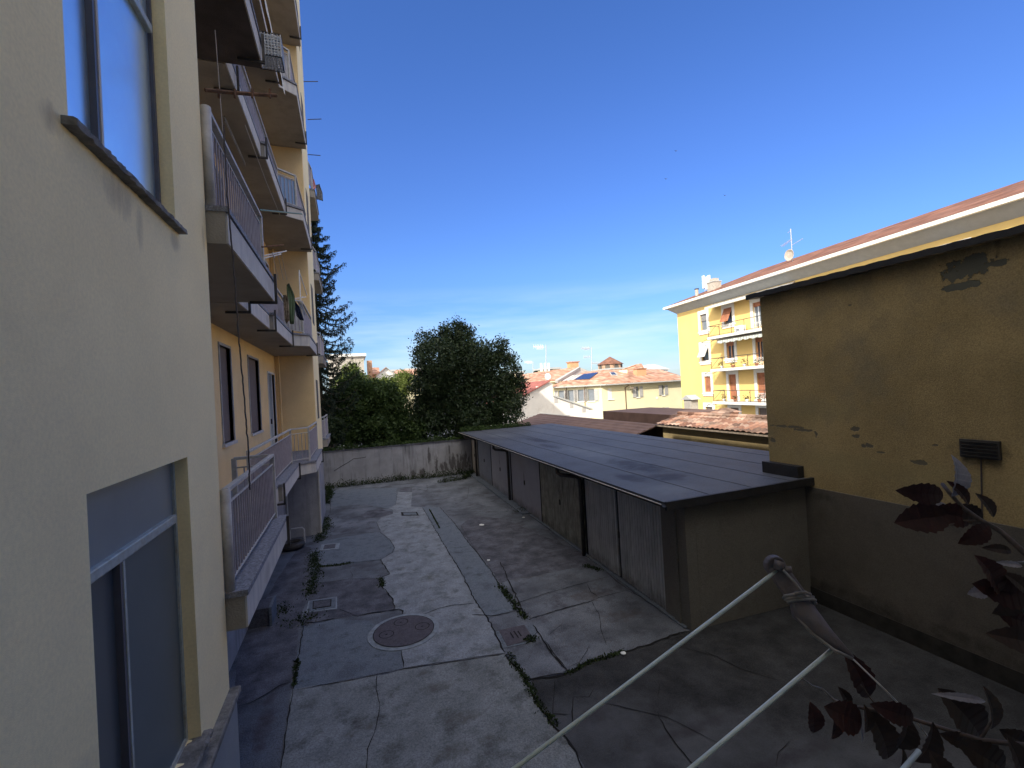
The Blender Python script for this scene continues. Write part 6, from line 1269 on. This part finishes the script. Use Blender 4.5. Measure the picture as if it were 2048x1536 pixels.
stem([(2200, 1240), (2100, 1150), (2048, 1105), (2000, 1062), (1960, 1040), (1925, 1015), (1898, 985), (1885, 968)], .0045)
stem([(2200, 1530), (2060, 1492), (1960, 1480), (1880, 1455), (1800, 1430), (1720, 1415), (1655, 1410)], .0035)
stem([(2160, 1330), (2060, 1240), (2030, 1190), (2000, 1165), (1965, 1130)], .0035)
stem([(1700, 1412), (1668, 1400), (1645, 1378), (1625, 1372), (1600, 1354)], .0022, 'twig_p')
stem([(1960, 1480), (1985, 1440), (1990, 1405)], .002)
stem([(1760, 1420), (1740, 1395), (1722, 1370)], .0015)
stem([(2090, 1110), (2048, 1125), (1990, 1128)], .0022, 'twig_p')
stem([(1960, 1042), (1925, 1042), (1900, 1050)], .0022)
def leaf(px, py, ln, wd, ang_, m, tilt=0.0, roll_=0.0, d=.93, spines=7, curl=.22):
    if m == 'leaf_blk': ln, wd = ln * .86, wd * .78
    """toothed leaf: ln, wd in pixels at distance d, ang_ = direction in the picture plane (deg)"""
    s_ = d / FPX * .72; c = at(px, py, d); A_n = R(ang_); dx = _r * math.cos(A_n) + _u * math.sin(A_n); dy = -_r * math.sin(A_n) + _u * math.cos(A_n)
    dx = (dx * math.cos(tilt) + _f * math.sin(tilt)).normalized(); nz = dx.cross(dy).normalized(); dy2 = (dy * math.cos(roll_) + nz * math.sin(roll_)); nz = dx.cross(dy2).normalized()
    n = spines * 4; L_, W_ = ln * s_, wd * s_; V = []; b = MB(); rows = []
    for i in range(n + 1):
        t_ = i / n; w0 = math.sin(math.pi * t_ ** .85) ** .8 * W_ / 2; tooth = 1 + .22 * (1 - ((i % 4) / 4)) if 0 < i < n else 1
        x = (t_ - .5) * L_; zc_ = -curl * L_ * (t_ - .5) ** 2 * 2
        ctr = c + dx * x + nz * zc_; rows.append((ctr + dy2 * w0 * tooth + nz * w0 * .35, ctr, ctr - dy2 * w0 * tooth + nz * w0 * .35))
    for a, bq in zip(rows, rows[1:]):
        b.quad(a[0], a[1], bq[1], bq[0]); b.quad(a[1], a[2], bq[2], bq[1])
    b.build('leaf', m, pl, smooth=True)
LV = [(1914, 951, 84, 56, 80, 'leaf_sil', .2, .4), (1846, 987, 92, 38, 175, 'leaf_red', .1, .1), (1846, 1037, 95, 52, 195, 'leaf_red', .3, .5), (1903, 1030, 75, 40, 170, 'leaf_red', .2, .3), (1938, 1028, 70, 44, 150, 'leaf_blk', .2, .2), (1922, 985, 60, 22, 130, 'leaf_red', .1, .3), (1952, 1070, 66, 30, 215, 'leaf_red', .1, .3), (1998, 1098, 60, 20, 175, 'leaf_blk', .1, .5),
      (1870, 1012, 50, 18, 190, 'leaf_sil', .3, 1.0), (1975, 1010, 60, 30, 120, 'leaf_blk', .2, .3), (1985, 1150, 80, 44, 120, 'leaf_red', .1, .3), (2010, 1182, 90, 50, 170, 'leaf_red', .2, .2), (1957, 1184, 34, 20, 200, 'leaf_sil', .2, .4), (2020, 1212, 70, 34, 215, 'leaf_blk', .1, .3), (2036, 1240, 60, 40, 160, 'leaf_red', .1, .2), (2040, 1280, 110, 50, 170, 'leaf_blk', .1, .4), (2036, 1165, 60, 30, 140, 'leaf_blk', .1, .3), (2020, 1128, 50, 10, 175, 'leaf_sil', .1, .5),
      (1720, 1352, 100, 42, 115, 'leaf_red', .1, .1), (1692, 1395, 50, 24, 120, 'leaf_blk', .1, .3), (1628, 1437, 56, 34, 90, 'leaf_red', .2, .2), (1690, 1432, 70, 50, 160, 'leaf_red', .2, .4), (1672, 1455, 50, 26, 80, 'leaf_red', .1, .3), (1722, 1462, 40, 14, 100, 'leaf_sil', .2, .8), (1765, 1472, 110, 62, 110, 'leaf_blk', .1, .2), (1790, 1425, 80, 34, 165, 'leaf_red', .1, .3), (1812, 1468, 70, 60, 60, 'leaf_blk', .2, .2), (1735, 1440, 60, 30, 90, 'leaf_blk', .1, .3),
      (1858, 1490, 90, 60, 60, 'leaf_blk', .1, .2), (1930, 1430, 120, 74, 130, 'leaf_blk', .1, .2), (1985, 1420, 84, 44, 95, 'leaf_blk', .1, .4), (1925, 1395, 90, 12, 175, 'leaf_sil', .1, .6), (1970, 1515, 100, 60, 150, 'leaf_blk', .1, .2), (1915, 1478, 60, 30, 170, 'leaf_blk', .1, .2), (2035, 1480, 60, 40, 150, 'leaf_blk', .1, .2), (1880, 1540, 70, 50, 110, 'leaf_blk', .1, .2), (2040, 1530, 90, 60, 100, 'leaf_blk', .1, .3), (1805, 1520, 50, 24, 70, 'leaf_blk', .2, .4)]
for i, l_ in enumerate(LV): leaf(l_[0], l_[1], l_[2], l_[3], l_[4], l_[5], l_[6], l_[7], d=.90 + .02 * (i % 5))
# birds: tiny dark specks high in the sky
for i, (px, py) in enumerate(((1352, 302), (1450, 391), (1332, 358))):
    q = on(px, py, Y=60); b = MB(); b.quad(q, q + Vector((.16, .05, .06)), q + Vector((.32, 0, .16)), q + Vector((.16, -.06, .04))); b.quad(q, q + Vector((-.16, .05, .06)), q + Vector((-.32, 0, .14)), q + Vector((-.16, -.06, .04))); b.path([q + Vector((0, -.15, 0)), q, q + Vector((0, .15, 0))], [.02, .05, .01], 5)
    tag(b.build('bird', 'metal_dark'), ['tiny dark bird flying highest left of the yellow roof', 'tiny dark bird flying nearest above the television mast', 'tiny dark bird flying between the other two'][i], 'bird', 'birds in the sky')
